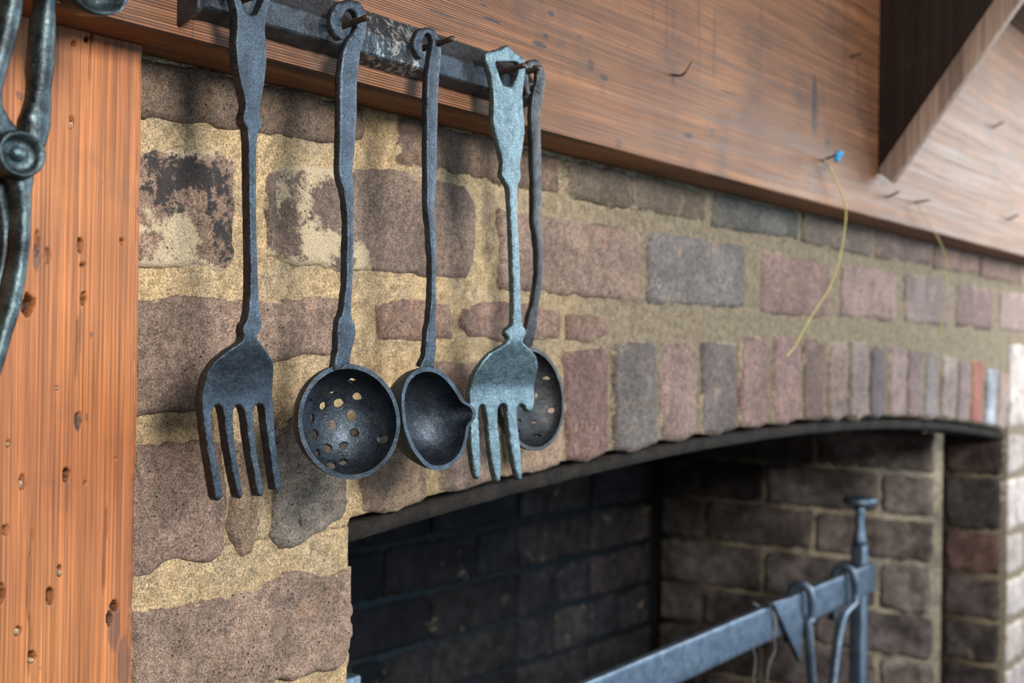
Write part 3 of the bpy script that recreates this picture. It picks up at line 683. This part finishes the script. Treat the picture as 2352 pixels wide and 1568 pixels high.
# straw strings caught on the nails
def strand(pts, Y, r, name, mat, label=None, cat=None, parent=None):
    P = catmull(np.array([onY(a, b, Y if len(q) == 0 else q[0]) for a, b, *q in pts]), 6)
    o = build(name, *sweep(P, np.full(len(P), 2 * r), np.full(len(P), 2 * r), sect=6, power=2, rough=.0002, axis=(.05, 1, .02)), mat, parent, recalc=True)
    if label: tag(o, label, cat)
    return o
strand([(1893, 366, -.052), (1905, 385, -.053), (1922, 420, -.054), (1938, 460, -.056), (1943, 490, -.056), (1938, 540, -.055), (1927, 600, -.053), (1908, 655, -.05), (1880, 700, -.047), (1855, 740, -.045), (1835, 778, -.042), (1822, 800, -.04), (1806, 818, -.04)], 0, .0010, 'straw', M_STRING, 'long curved straw dangling from the blue wrapped nail on the beam', 'straw')
strand([(2108, 468, -.055), (2125, 500, -.055), (2148, 535, -.055), (2165, 570, -.055), (2175, 610, -.053), (2172, 680, -.05), (2166, 730, -.047), (2158, 780, -.045)], 0, .0008, 'straw', M_STRING, 'faint thin straw dangling below the beam near its far right end', 'straw')

# bracket under the shelf
ft = onY(2014, 391, YBF); XB = ft[0]
ib = ft; ob = onX(2047, 419, XB); ot = onX(2336, 9, XB); it = onX(2281, 0, XB)
def up(a, b): return a + (b - a) * ((ZT - .0005 - a[2]) / (b[2] - a[2]))
it, ot = up(ib, it), up(ob, ot)
br_ = thing('shelf_bracket', ft, 'diagonal weathered strut with shade-darkened side board propping the mantel shelf', 'bracket')
build('strut', *prism([(p[1], p[2]) for p in (ib, ob, ot, it)], 0, XB, XB + .016, .0015), M_GREYWOOD, br_)
build('side_board', *prism([(YBF - .0005, ib[2] + .004), (YBF - .0005, ZT - .0005), (it[1] - .004, ZT - .0005), (ib[1] - .006, ib[2] + .003)], 0, XB + .003, XB + .020, .001), M_SHADEWOOD, br_)

# ------------------------------------------------------------------ iron rack on the beam
rack = thing('utensil_rack', (.58, YBF, .198), 'forged iron rail with pointed tip fixed along the beam, carrying the hanging utensils', 'rack')
sec = np.array([(-.0475, .1790), (-.0490, .1790), (-.0595, .1828), (-.0604, .1840), (-.0604, .1966), (-.0598, .1978), (-.0490, .2136), (-.0475, .2142)])
cs = np.array([-.0475, .1965])
def loft(xs_, sc):
    V = []
    for X, k in zip(xs_, sc):
        for p in sec: V.append((X, cs[0] + (p[0] - cs[0]) * k, cs[1] + (p[1] - cs[1]) * k))
    V = np.array(V); n = len(sec); m = len(xs_)
    V += np.stack([fbm(V * 150 + 5 * j, 50 + j, 2) for j in range(3)], 1) * np.array([.0002, .0003, .0003]); V[:, 1] = np.minimum(V[:, 1], -.0472)
    F = [(i * n + k, i * n + (k + 1) % n, (i + 1) * n + (k + 1) % n, (i + 1) * n + k) for i in range(m - 1) for k in range(n)] + [tuple(range(n)), tuple((m - 1) * n + k for k in range(n))]
    return V, F
V, F = loft(np.linspace(.4395, .7330, 110), np.ones(110)); build('rail', V, F, M_BAR, rack, recalc=True, smooth=False)
V, F = loft([.7330, .737, .7405, .7410, .7455, .7535, .7612], [1.0, 1.03, 1.02, .92, .80, .45, .04]); build('pointed_tip', V, F, M_BAR, rack, recalc=True, smooth=False)
V, F = loft([.4272, .4283, .4310, .4345, .4395], [1.30, 1.38, 1.28, 1.06, 1.0]); build('flared_end', V, F, M_BAR, rack, recalc=True, smooth=False)
for x, y, Yt in ((848, 38, -.0865), (1042, 88, -.0865), (1207, 149, -.0845), (1240, 155, -.078), (612, -22, -.086)):
    t = onY(x, y, Yt); b = np.array([t[0] - .0005, -.0585, t[2] - .0035])
    P = np.linspace(0, 1, 9)[:, None] * (t - b) + b; r = np.array([2.1, 2.1, 2.1, 2.1, 2.1, 2.15, 1.75, 1.95, 1.9]) * .001
    build('peg', *sweep(P, 2 * r, 2 * r, sect=12, power=2, rough=.00012, axis=(0, .1, 1)), M_PEG, rack, recalc=True)

# ------------------------------------------------------------------ hanging forks
YU = -.0735
def smooth_interp(px0, py0, wdt=.0038):
    def f(q): return np.mean([np.interp(q + d, px0, py0) for d in np.linspace(-wdt, wdt, 9)], 0)
    return f
def on_surf(pts, yq, zN):
    out = []
    for x, y in pts:
        P = onY(x, y, YU)
        for _ in range(5): P = onY(x, y, YU + float(yq(np.array([zN - P[2]]))[0]))
        out.append((P[0], P[2]))
    return np.array(out)
def fork(name, outline, holes_, neck, qd, thick, bev, slots, ytine, yneck, mat, label, seed, rough):
    yq = smooth_interp(*qd); zN = onY(neck[0], neck[1], YU)[2]
    O = chaikin(on_surf(outline, yq, zN), 1); Hs = [chaikin(on_surf(h, yq, zN), 2) for h in holes_]
    O = resample(O, .0016); Hs = [resample(h, .0016) for h in Hs]
    V, F = plate(O, Hs, lambda x, z: YU + yq(zN - z), thick, bev, .0024, rough, seed)
    z_t = on_surf([(neck[0], ytine)], yq, zN)[0][1]; z_n = zN
    ln = [on_surf(s_, yq, zN) for s_ in slots]
    root = thing(name, (O[:, 0].mean(), YU, O[:, 1].max()), label, 'fork', 'iron forks on the rail')
    reg = []
    def tine(k):
        def f(c):
            m = c[:, 2] < z_t
            for j, L in enumerate(ln):
                xb = L[0][0] + (L[1][0] - L[0][0]) * (c[:, 2] - L[0][1]) / (L[1][1] - L[0][1])
                m &= (c[:, 0] > xb) if j < k else (c[:, 0] <= xb)
            return m
        return f
    for k in range(len(slots) + 1): reg.append(('tine', tine(k)))
    reg.append(('head', lambda c: (c[:, 2] < z_n))); reg.append(('handle', lambda c: c[:, 2] > -9))
    split_build(V, F, reg, mat, root)
    return root
f1 = [(535, -10), (528, -38), (545, -52), (585, -75), (615, -55), (634, -38), (626, -10), (621, 2), (614, 33), (608.6, 64), (611, 85), (613.5, 115), (613, 150), (606, 204), (598, 243), (597, 263), (603, 279), (602, 291), (591, 307), (589.4, 400), (590, 527), (594, 640), (596, 719), (604, 748), (592, 768), (591, 777), (601, 789), (620, 814), (630, 832), (630, 855), (627, 908), (630, 960), (638, 1046), (647, 1112), (646, 1122), (636, 1128), (632, 1119), (616.7, 1006), (610.6, 960), (608.5, 938), (604, 930), (597, 927.5), (588, 931), (583.5, 942), (583, 960), (592, 1049), (607, 1130), (605, 1137), (597, 1143), (593, 1135), (580, 1061), (569, 991), (564, 948), (559, 935), (549, 928.5), (540, 933), (536, 945), (535.6, 960), (542, 1037), (557, 1125), (558, 1139), (549, 1146), (545, 1130), (528, 1046), (516, 958), (512, 938), (503, 928.5), (494, 932), (487, 944), (485, 956), (494, 1037), (514, 1135), (511, 1144), (497, 1152), (491, 1113), (476, 1021), (470, 975), (466, 939), (467, 899), (470, 885), (479, 856), (498, 827), (525, 806), (551, 789), (561, 779), (556.5, 752), (572, 733), (577, 655), (575, 527), (572.5, 400), (571.5, 300), (560, 284), (559.5, 265), (566.5, 245), (561, 215), (552, 179), (545, 140), (543, 100), (545, 65), (546, 45), (541, 5)]
h1 = [(549, -10), (545, -26), (560, -38), (590, -42), (612, -30), (610, -12), (604, 5), (593, 30), (585, 36), (576, 36), (566, 28), (556, 5)]
fork('serving_fork', f1, [h1], (570, 762), ((-.5, .004, .024, .034, .060, .11), (0, 0, .0098, .0124, .0126, .0110)), .0068, .0008,
     [[(501, 930), (506, 1145)], [(548, 930), (552, 1150)], [(596, 930), (601, 1145)]][0:0] or [[(498, 932), (521, 1150)], [(547, 932), (567, 1150)], [(595, 932), (616, 1140)]],
     932, 762, M_IRON, 'large black iron fork with four long tines, leftmost utensil hanging on the rail', 61, .00022)
f2 = [(1163, 104), (1153, 111), (1135, 116), (1120, 119), (1116, 131), (1126, 162), (1134.6, 197), (1135.4, 239), (1134.6, 284), (1142, 314), (1156, 363), (1157, 386), (1153.5, 403), (1163, 420), (1171.5, 433), (1174, 480), (1178, 560), (1181, 660), (1182, 735), (1178, 747), (1164, 757), (1163, 768), (1171, 777), (1169, 786), (1150, 797), (1124, 814), (1096, 850), (1083, 888), (1080.6, 926), (1084, 960), (1083, 1014), (1089, 1070), (1096, 1099), (1101, 1101), (1105, 1087), (1104, 1038), (1100, 968), (1100, 940), (1105, 930), (1113, 930), (1118, 940), (1124, 986), (1131, 1056), (1142, 1105), (1147, 1108), (1152, 1098), (1151, 1038), (1145, 986), (1144, 940), (1149, 929), (1158, 927), (1165, 934), (1168, 955), (1172, 1003), (1180.5, 1056), (1192, 1102), (1197, 1103), (1200, 1096), (1198, 1056), (1193, 1003), (1187.5, 951), (1189, 936), (1195, 928), (1203, 929), (1209, 936), (1212, 944), (1222, 945), (1226, 943), (1227, 930), (1229, 910), (1233, 863), (1237, 838), (1232, 816), (1214, 797), (1202, 787), (1203, 780), (1210, 766), (1209, 756), (1201, 747), (1197.5, 716), (1195, 600), (1188.5, 480), (1189, 430), (1199, 408), (1195.6, 388), (1196, 374), (1203, 334), (1207, 289), (1202, 244), (1200.5, 214), (1207, 172), (1209, 145), (1202, 131), (1177, 114), (1170, 106)]
h2 = [(1137, 141), (1154, 143), (1170, 141), (1191, 142), (1195, 154), (1184, 189), (1179, 197), (1160, 197), (1152, 187), (1142, 156)]
fork('serving_fork', f2, [h2], (1187, 772), ((-.5, .004, .034, .038, .060, .11), (0, 0, .0132, .0140, .0132, .0090)), .0052, .0011,
     [[(1108, 930), (1124, 1110)], [(1156, 930), (1172, 1110)], [(1199, 930), (1214, 1110)]], 931, 772, M_PATINA, 'silvery green iron fork with a broken fourth tine, in front of the rightmost ladle', 71, .0003)

# ------------------------------------------------------------------ ladles and slotted spoons
def bowl(root, cpx, rim_px, nrm, depth, th, rimw, holes_px, mat, seed, Yc=YU, fade=4, nphi=96, hole_rough=.14, tilt=None):
    nrm = np.asarray(nrm, float); nrm /= np.linalg.norm(nrm); c = onY(cpx[0], cpx[1], Yc)
    e1 = np.array([1., 0, 0]) - nrm * nrm[0]; e1 /= np.linalg.norm(e1); e2 = np.cross(nrm, e1)
    if e2[2] < 0: e2 = -e2
    R = np.array([onP(x, y, c, nrm) for x, y in rim_px]) - c; uv = np.stack([R @ e1, R @ e2], 1); uv = resample(chaikin(uv, 2), .0008)
    ph = np.arctan2(uv[:, 1], uv[:, 0]); rr = np.hypot(uv[:, 0], uv[:, 1]); o = np.argsort(ph); ph = ph[o]; rr = rr[o]
    def r_of(a): return np.interp(a, np.concatenate([ph - 2 * math.pi, ph, ph + 2 * math.pi]), np.tile(rr, 3))
    A = np.stack([np.ones_like(ph), np.cos(ph), np.sin(ph), np.cos(2 * ph), np.sin(2 * ph)], 1); co = np.linalg.lstsq(A, rr, rcond=None)[0]
    def r0(a): return co[0] + co[1] * np.cos(a) + co[2] * np.sin(a) + co[3] * np.cos(2 * a) + co[4] * np.sin(2 * a)
    def surf(s, a, dr, dd):
        k = s ** fade; r = r0(a) * (1 - k) + r_of(a) * k - dr
        g = np.sin(s * math.pi / 2); h = np.cos(s * math.pi / 2) ** .9
        return c + (r * g * np.cos(a))[:, None] * e1 + (r * g * np.sin(a))[:, None] * e2 - ((depth - dd) * h)[:, None] * nrm
    hs = []
    if holes_px:
        S, A_ = np.meshgrid(np.linspace(.02, .99, 150), np.linspace(-math.pi, math.pi, 420)); S = S.ravel(); A_ = A_.ravel()
        W = surf(S, A_, rimw, th); q = project(W)
        # keep only the part of the inside that faces the camera
        for i, (hx, hy, hw, hh) in enumerate(holes_px):
            n = 12; L = []
            for k in range(n):
                a = 2 * math.pi * k / n; f = 1 + hole_rough * float(vnoise(np.array([[math.cos(a) * 1.3 + i * 3.1, math.sin(a) * 1.3, i * 1.7]]), seed)[0])
                t = np.argmin((q[:, 0] - hx - hw * f * math.cos(a)) ** 2 + (q[:, 1] - hy - hh * f * math.sin(a)) ** 2)
                L.append((S[t] * math.cos(A_[t]), S[t] * math.sin(A_[t])))
            L = np.array(L); hs.append(L)
    a = np.linspace(-math.pi, math.pi, nphi, endpoint=False); circ = np.stack([np.cos(a), np.sin(a)], 1)
    v2, T, B, d = tri_region(circ, hs, .052, 0)
    s = np.clip(np.hypot(v2[:, 0], v2[:, 1]), 0, 1); an = np.arctan2(v2[:, 1], v2[:, 0]); onrim = s > .9985; s[onrim] = 1
    vi = surf(s, an, rimw, th); vo = surf(s, an, 0, 0)
    Q = vi * 200
    vi = vi + (fbm(Q, seed, 3) * .00025)[:, None] * nrm
    vo = vo + (fbm(Q + 30, seed, 2) * .0002)[:, None] * nrm
    V, F = shell(vi, vo, T, B)
    o = build('bowl', V, F, mat, root, recalc=True); o.data.set_sharp_from_angle(angle=math.radians(38)); return o, c
def ellipse(cx, cy, rx, ry, rot=0, n=40):
    a = np.arange(n) * 2 * math.pi / n; r = math.radians(rot)
    return [(cx + rx * math.cos(t) * math.cos(r) - ry * math.sin(t) * math.sin(r), cy + rx * math.cos(t) * math.sin(r) + ry * math.sin(t) * math.cos(r)) for t in a]
def utensil(name, label, cat, hook, stem, thick, mat, Y=YU, group=None, seed=80):
    c = onY(hook[0][0], hook[0][1], Y)
    root = thing(name, c, label, cat, group)
    # the hook is one bent end of the strap: both pieces share their joint
    (V, F), _ = strap(hook, Y, thick * .95, sect=16, power=3.2, seed=seed, rough=.0005); build('hook', V, F, mat, root, recalc=True)
    (V, F), _ = strap(stem, Y, thick, sect=16, power=5, seed=seed + 1, rough=.0004); build('handle', V, F, mat, root, recalc=True)
    return root
# slotted ladle, the second utensil
L1 = utensil('slotted_ladle', 'black iron ladle with a round bowl pierced by many holes, second utensil from the left', 'ladle',
    [(789, 86, 15), (783, 76, 22), (776, 60, 26), (776, 40, 28), (785, 20, 27), (805, 11, 25), (824, 18, 25), (834, 38, 23), (834, 60, 24), (828, 82, 29), (818, 104, 36)],
    [(823, 92, 30), (813, 115, 38), (807, 150, 41), (803, 200, 40), (803, 250, 39), (801, 300, 37), (798.5, 350, 35), (797, 400, 31), (804, 440, 24), (806, 500, 16), (805.5, 590, 15), (803.5, 655, 15), (799, 718, 22), (797.5, 740, 36, 0), (798, 768, 42, .0005), (793, 805, 34, .0005), (789, 830, 36, .0008), (788, 841, 38, .0016)], .0062, M_IRON, seed=81)
H1 = [(1220, 28, 12, 11), (1122, 62, 11, 12), (1037, 75, 8, 10.5), (971, 47, 3, 5), (981, 143, 5, 12.5), (1087, 180, 12, 13), (1190, 128, 12, 13), (1300, 158, 10, 9.5), (1358, 252, 14, 11), (1208, 220, 12, 11), (992, 230, 9.5, 15.5), (1148, 290, 12, 10.5), (1062, 303, 11, 11.5), (1008, 327, 6.5, 10), (1080, 390, 12, 11), (1145, 375, 11, 9)]
H1 = [(300 + x / 2.347, 900 + y / 2.347, a * .95, b * .95) for x, y, a, b in H1] + [(808.6, 874.5, 8.5, 6.5), (763, 903, 5.5, 4)]
ang = math.radians(17)
bowl(L1, (802, 968), ellipse(802, 968, 117.5, 133, -6), (-math.sin(ang), -math.cos(ang), .0), .030, .0017, .0028, H1, M_IRON, 83)
# spouted ladle, the third
L2 = utensil('pouring_ladle', 'black iron ladle with an unpierced oval bowl and a small side spout', 'ladle',
    [(971, 133, 10), (967, 122, 16), (963, 108, 19), (964, 90, 19), (971, 75, 18), (984, 70, 16), (997, 78, 16), (1004, 95, 18), (1005, 118, 22)],
    [(1006, 104, 20), (1003, 130, 24), (998, 170, 26), (996, 210, 26), (995, 260, 25), (994, 320, 24), (994, 370, 24), (993, 420, 21), (991, 470, 17), (995, 530, 14), (998, 600, 11), (997.5, 680, 11), (995, 735, 15), (993, 765, 22), (992, 800, 24, .0005), (989, 826, 26, .0005), (986, 836, 30, .0008), (984, 842, 34, .0014)], .0058, M_IRON, seed=85)
rim2 = [(185, 697), (235, 690), (290, 700), (345, 732), (395, 785), (440, 850), (468, 903), (492, 926), (524, 940), (548, 972), (552, 1012), (538, 1046), (510, 1070), (502, 1108), (499, 1150), (478, 1225), (440, 1300), (380, 1350), (305, 1373), (240, 1360), (170, 1290), (110, 1190), (75, 1080), (62, 960), (65, 860), (90, 780), (132, 727)]
bowl(L2, (1003, 962), [(900 + x / 2.852, 600 + y / 2.852) for x, y in rim2], (-.04, -1, .02), .034, .0030, .0030, [], M_IRON, 87, fade=4.4)
# last slotted spoon
L3 = utensil('slotted_ladle', 'pierced iron ladle mostly hidden behind the green fork, rightmost on the rail', 'ladle',
    [(1216, 216, 8), (1211, 200, 10), (1208, 180, 12), (1211, 160, 14), (1222, 146, 15), (1236, 148, 16), (1245, 166, 18), (1245, 190, 20), (1239, 216, 22)],
    [(1242, 202, 21), (1236, 232, 22, .0005), (1233, 265, 21, .001), (1234, 320, 20, .002), (1236, 400, 19, .004), (1236, 470, 18, .006), (1235, 510, 16, .007), (1240, 550, 14, .009), (1242.5, 600, 13, .011), (1240, 650, 13, .013), (1233, 700, 13, .015), (1228, 722, 18, .0155), (1224, 750, 22, .0165), (1217, 782, 22, .018), (1216, 799, 26, .020)], .0055, M_IRON_DARK, Y=-.068, seed=91)
H3 = [(1012, 770, 8.5, 5), (945, 880, 4.5, 5.5), (1042, 973, 9, 6.5), (928, 1048, 5.5, 4.5), (835, 1045, 5.5, 5), (950, 1138, 10, 3), (832, 1112, 3, 4), (880, 800, 5, 5), (800, 950, 5, 6), (860, 960, 5, 5)]
bowl(L3, (1222, 916), ellipse(1222, 916, 74, 120, -6), (-.02, -1, .05), .022, .0022, .0028, [(900 + x / 2.852, 600 + y / 2.852, a, b) for x, y, a, b in H3], M_IRON_DARK, 93, Yc=-.0475)

# ------------------------------------------------------------------ big tongs at the left edge
YT = -.088
tg = thing('iron_tongs', onY(38, 355, YT), 'big black iron tongs with a riveted joint hanging in front of the orange post', 'tongs')
pc = onY(38, 355, YT); k = .50 / FPX
V, F = lathe(pc, [(.0001, -.0005), (25 * k, -.0005), (36 * k, -.0002), (44 * k, -.0018), (51 * k, -.0052), (57 * k, -.0046), (62 * k, -.0010), (63 * k, .004), (60 * k, .0075), (.0001, .0075)], 48, rough=.0004); V[:, 0] = pc[0] + (V[:, 0] - pc[0]) * 1.14
build('joint_disc', V, F, M_TONGS, tg, recalc=True)
V, F = lathe((pc[0] - .0002, pc[1] - .0005, pc[2]), [(.0001, -.0042), (12 * k, -.0036), (18 * k, -.0020), (20 * k, .0), (20 * k, .002)], 28, rough=.0003); V[:, 0] = pc[0] + (V[:, 0] - pc[0]) * 1.14
build('rivet', V, F, M_PATINA, tg, recalc=True)
def arm(name, pts, thick, Y, **k):
    (V, F), _ = strap(pts, Y, thick, sect=22, power=2.5, rough=.0006, freq=70, per=10, **k); return build(name, V, F, M_TONGS, tg, recalc=True)
arm('handle', [(45, -160, 38), (44, -60, 42), (40, 0, 44), (26, 70, 46), (8, 140, 47), (-8, 200, 46), (-8, 245, 46), (6, 280, 50), (24, 310, 58), (38, 345, 50)], .013, YT + .001, seed=101)
arm('handle', [(128, -160, 36), (124, -60, 37), (121, 0, 38), (112, 100, 45), (107, 200, 50), (102, 245, 57), (94, 282, 66), (92, 312, 56), (92, 334, 38), (78, 354, 28)], .013, YT + .005, seed=103)
arm('jaw', [(56, 372, 70), (60, 408, 60), (60, 440, 42), (63, 494, 35), (57, 583, 34), (46, 650, 36), (33, 718, 40), (2, 826, 42), (-28, 910, 42), (-60, 1000, 40)], .014, YT + .001, seed=105)
arm('jaw', [(18, 396, 34), (6, 436, 44), (14, 480, 36), (20, 540, 34), (12, 620, 34), (-6, 700, 36), (-34, 800, 36), (-62, 900, 34)], .013, YT + .010, seed=107)
# hook that carries the tongs: a nail in the beam
nail([onY(88, -100, YBF + .003), onY(98, -108, YBF - .03), onY(100, -112, YBF - .055)], .003, M_PEG, beam, 'tongs_nail')
arm('bow', [(45, -150, 40), (60, -195, 38), (88, -208, 36), (116, -195, 38), (128, -150, 40)], .012, YT + .001, seed=109)
# rounded end of another tool, cut by the top edge
rp = thing('iron_pan', onY(215, -40, -.075), 'small round black iron pan bottom beside the tongs at the top edge', 'pan')
c = onY(214, -42, -.082); k = .62 / FPX
V, F = lathe(c, [(.0001, .004), (40 * k, .004), (58 * k, .001), (66 * k, -.004), (72 * k, -.0045), (74 * k, .0), (66 * k, .010), (50 * k, .016), (.0001, .018)], 48, rough=.0005); V[:, 0] = c[0] + (V[:, 0] - c[0]) * 1.15
build('pan_body', V, F, M_TONGS, rp, recalc=True)
(V, F), _ = strap([(222, -105, 22), (224, -140, 20), (226, -200, 20), (228, -260, 26)], -.082, .006, sect=14, power=4, seed=111); build('pan_handle', V, F, M_TONGS, rp, recalc=True)
nail([onY(228, -262, YBF + .003), onY(230, -262, YBF - .040)], .0022, M_PEG, beam, 'pan_nail')

# ------------------------------------------------------------------ fire crane inside the hearth
YC = .160
pA = onY(1974, 1250, YC)
fr = thing('fire_crane', (pA[0], YC, ZF), 'blue grey iron rail and post with T shaped top standing in the fireplace', 'crane')
zt = onY(1974, 1252, YC)[2]; ztop = onY(1976, 1158, YC)[2]
build('post', *join(box((pA[0] - .0115, YC - .0115, ZF), (pA[0] + .0115, YC + .0115, zt), .0025)), M_BLUEIRON, fr)
V, F = lathe((pA[0], YC, 0), [(.0112, zt), (.0108, zt + .010), (.0072, zt + .030), (.0072, ztop - .012), (.0095, ztop)], 16, axis='Z'); build('neck', V, F, M_BLUEIRON, fr, recalc=True)
V, F = lathe((pA[0], YC, 0), [(.0001, ztop - .001), (.020, ztop - .001), (.0265, ztop + .001), (.0272, ztop + .006), (.0262, ztop + .0105), (.021, ztop + .0125), (.0001, ztop + .013)], 28, axis='Z', rough=.0006); build('top_plate', V, F, M_BLUEIRON, fr, recalc=True)
q0 = onY(2003, 1324, YC - .019); q1 = onY(1588, 1507, YC - .045)
d = (q0 - q1) / np.linalg.norm(q0 - q1); q2 = q1 - d * .62
Pth = np.linspace(0, 1, 30)[:, None] * (q0 - q2) + q2
V, F = sweep(Pth, np.full(30, .047), np.full(30, .012), sect=16, power=9, rough=.0004, seed=121, axis=(0, 1, 0)); build('rail', V, F, M_BLUEIRON, fr, recalc=True)
build('post', *box((q2[0] + .01, q2[1] + .0068, ZF), (q2[0] + .033, q2[1] + .030, q2[2] + .10), .0025), M_BLUEIRON, fr)
def rail_y(px0): 
    t = np.linspace(0, 1, 400)[:, None] * (q0 - q2) + q2; pp = project(t); i = np.argmin(abs(pp[:, 0] - px0)); return t[i]
def hookrod(name, pts, r, label):
    P = catmull(np.array(pts), 5); o = build(name, *sweep(P, np.full(len(P), 2 * r), np.full(len(P), 1.3 * r), sect=12, power=2.6, rough=.0003, axis=(1, .02, .05)), M_BLUEIRON, None, recalc=True)
    return tag(o, label, 'hook', 'pot hooks over the rail')
for (pxx, low, lab) in ((1838, (1868, 1600), 'pot hook hanging over the crane rail, nearer the wire bound plate'), (1938, (1908, 1610), 'pot hook hanging over the crane rail beside its upright post')):
    b = rail_y(pxx); e = onY(low[0], low[1], b[1] - .022); m_ = onY((pxx + 8) * .6 + low[0] * .4, 1430, b[1] - .019)
    hookrod('pot_hook', [b + [0, .018, -.05], b + [0, .0155, -.01], b + [.0, .0145, .019], b + [0, .006, .032], b + [.001, -.008, .031], b + [.002, -.0155, .018], b + [.003, -.0165, -.018], m_, e, e + (e - m_) * .6], .0066, lab)
tz = [onY(x, y, rail_y(1800)[1] - .0125) for x, y in ((1774, 1383), (1824, 1370), (1842, 1425), (1836, 1520))]
build('folded_plate', *prism([(p[0], p[2]) for p in tz], 1, rail_y(1800)[1] - .0150, rail_y(1800)[1] - .0075, .001), M_BLUEIRON, fr)
b = rail_y(1768); tw = []
for k in range(60):
    a = k / 60 * 2 * math.pi * 4; tw.append(b + np.array([.004 * math.sin(k * .21) + (k / 60 - .5) * .012, -.0078 * math.cos(a) * 1.05, (.0258 * math.sin(a))]))
P = np.array(tw); wr = build('twine', *sweep(P, np.full(60, .0026), np.full(60, .0026), sect=6, power=2, rough=.0004, axis=(.9, .1, .1)), M_TWINE, fr, recalc=True)
yy = b[1] - .0095
for pts in ([(1744, 1392), (1730, 1385)], [(1775, 1452), (1780, 1490), (1765, 1530), (1762, 1575), (1770, 1620)], [(1727, 1484), (1735, 1515), (1731, 1560), (1738, 1620)], [(1768, 1390), (1790, 1382), (1806, 1379)]):
    P = catmull(np.array([onY(x, y, yy) for x, y in pts]), 8); build('loose_end', *sweep(P, np.full(len(P), .0022), np.full(len(P), .0022), sect=6, power=2, axis=(.02, 1, .05)), M_TWINE, wr, recalc=True)
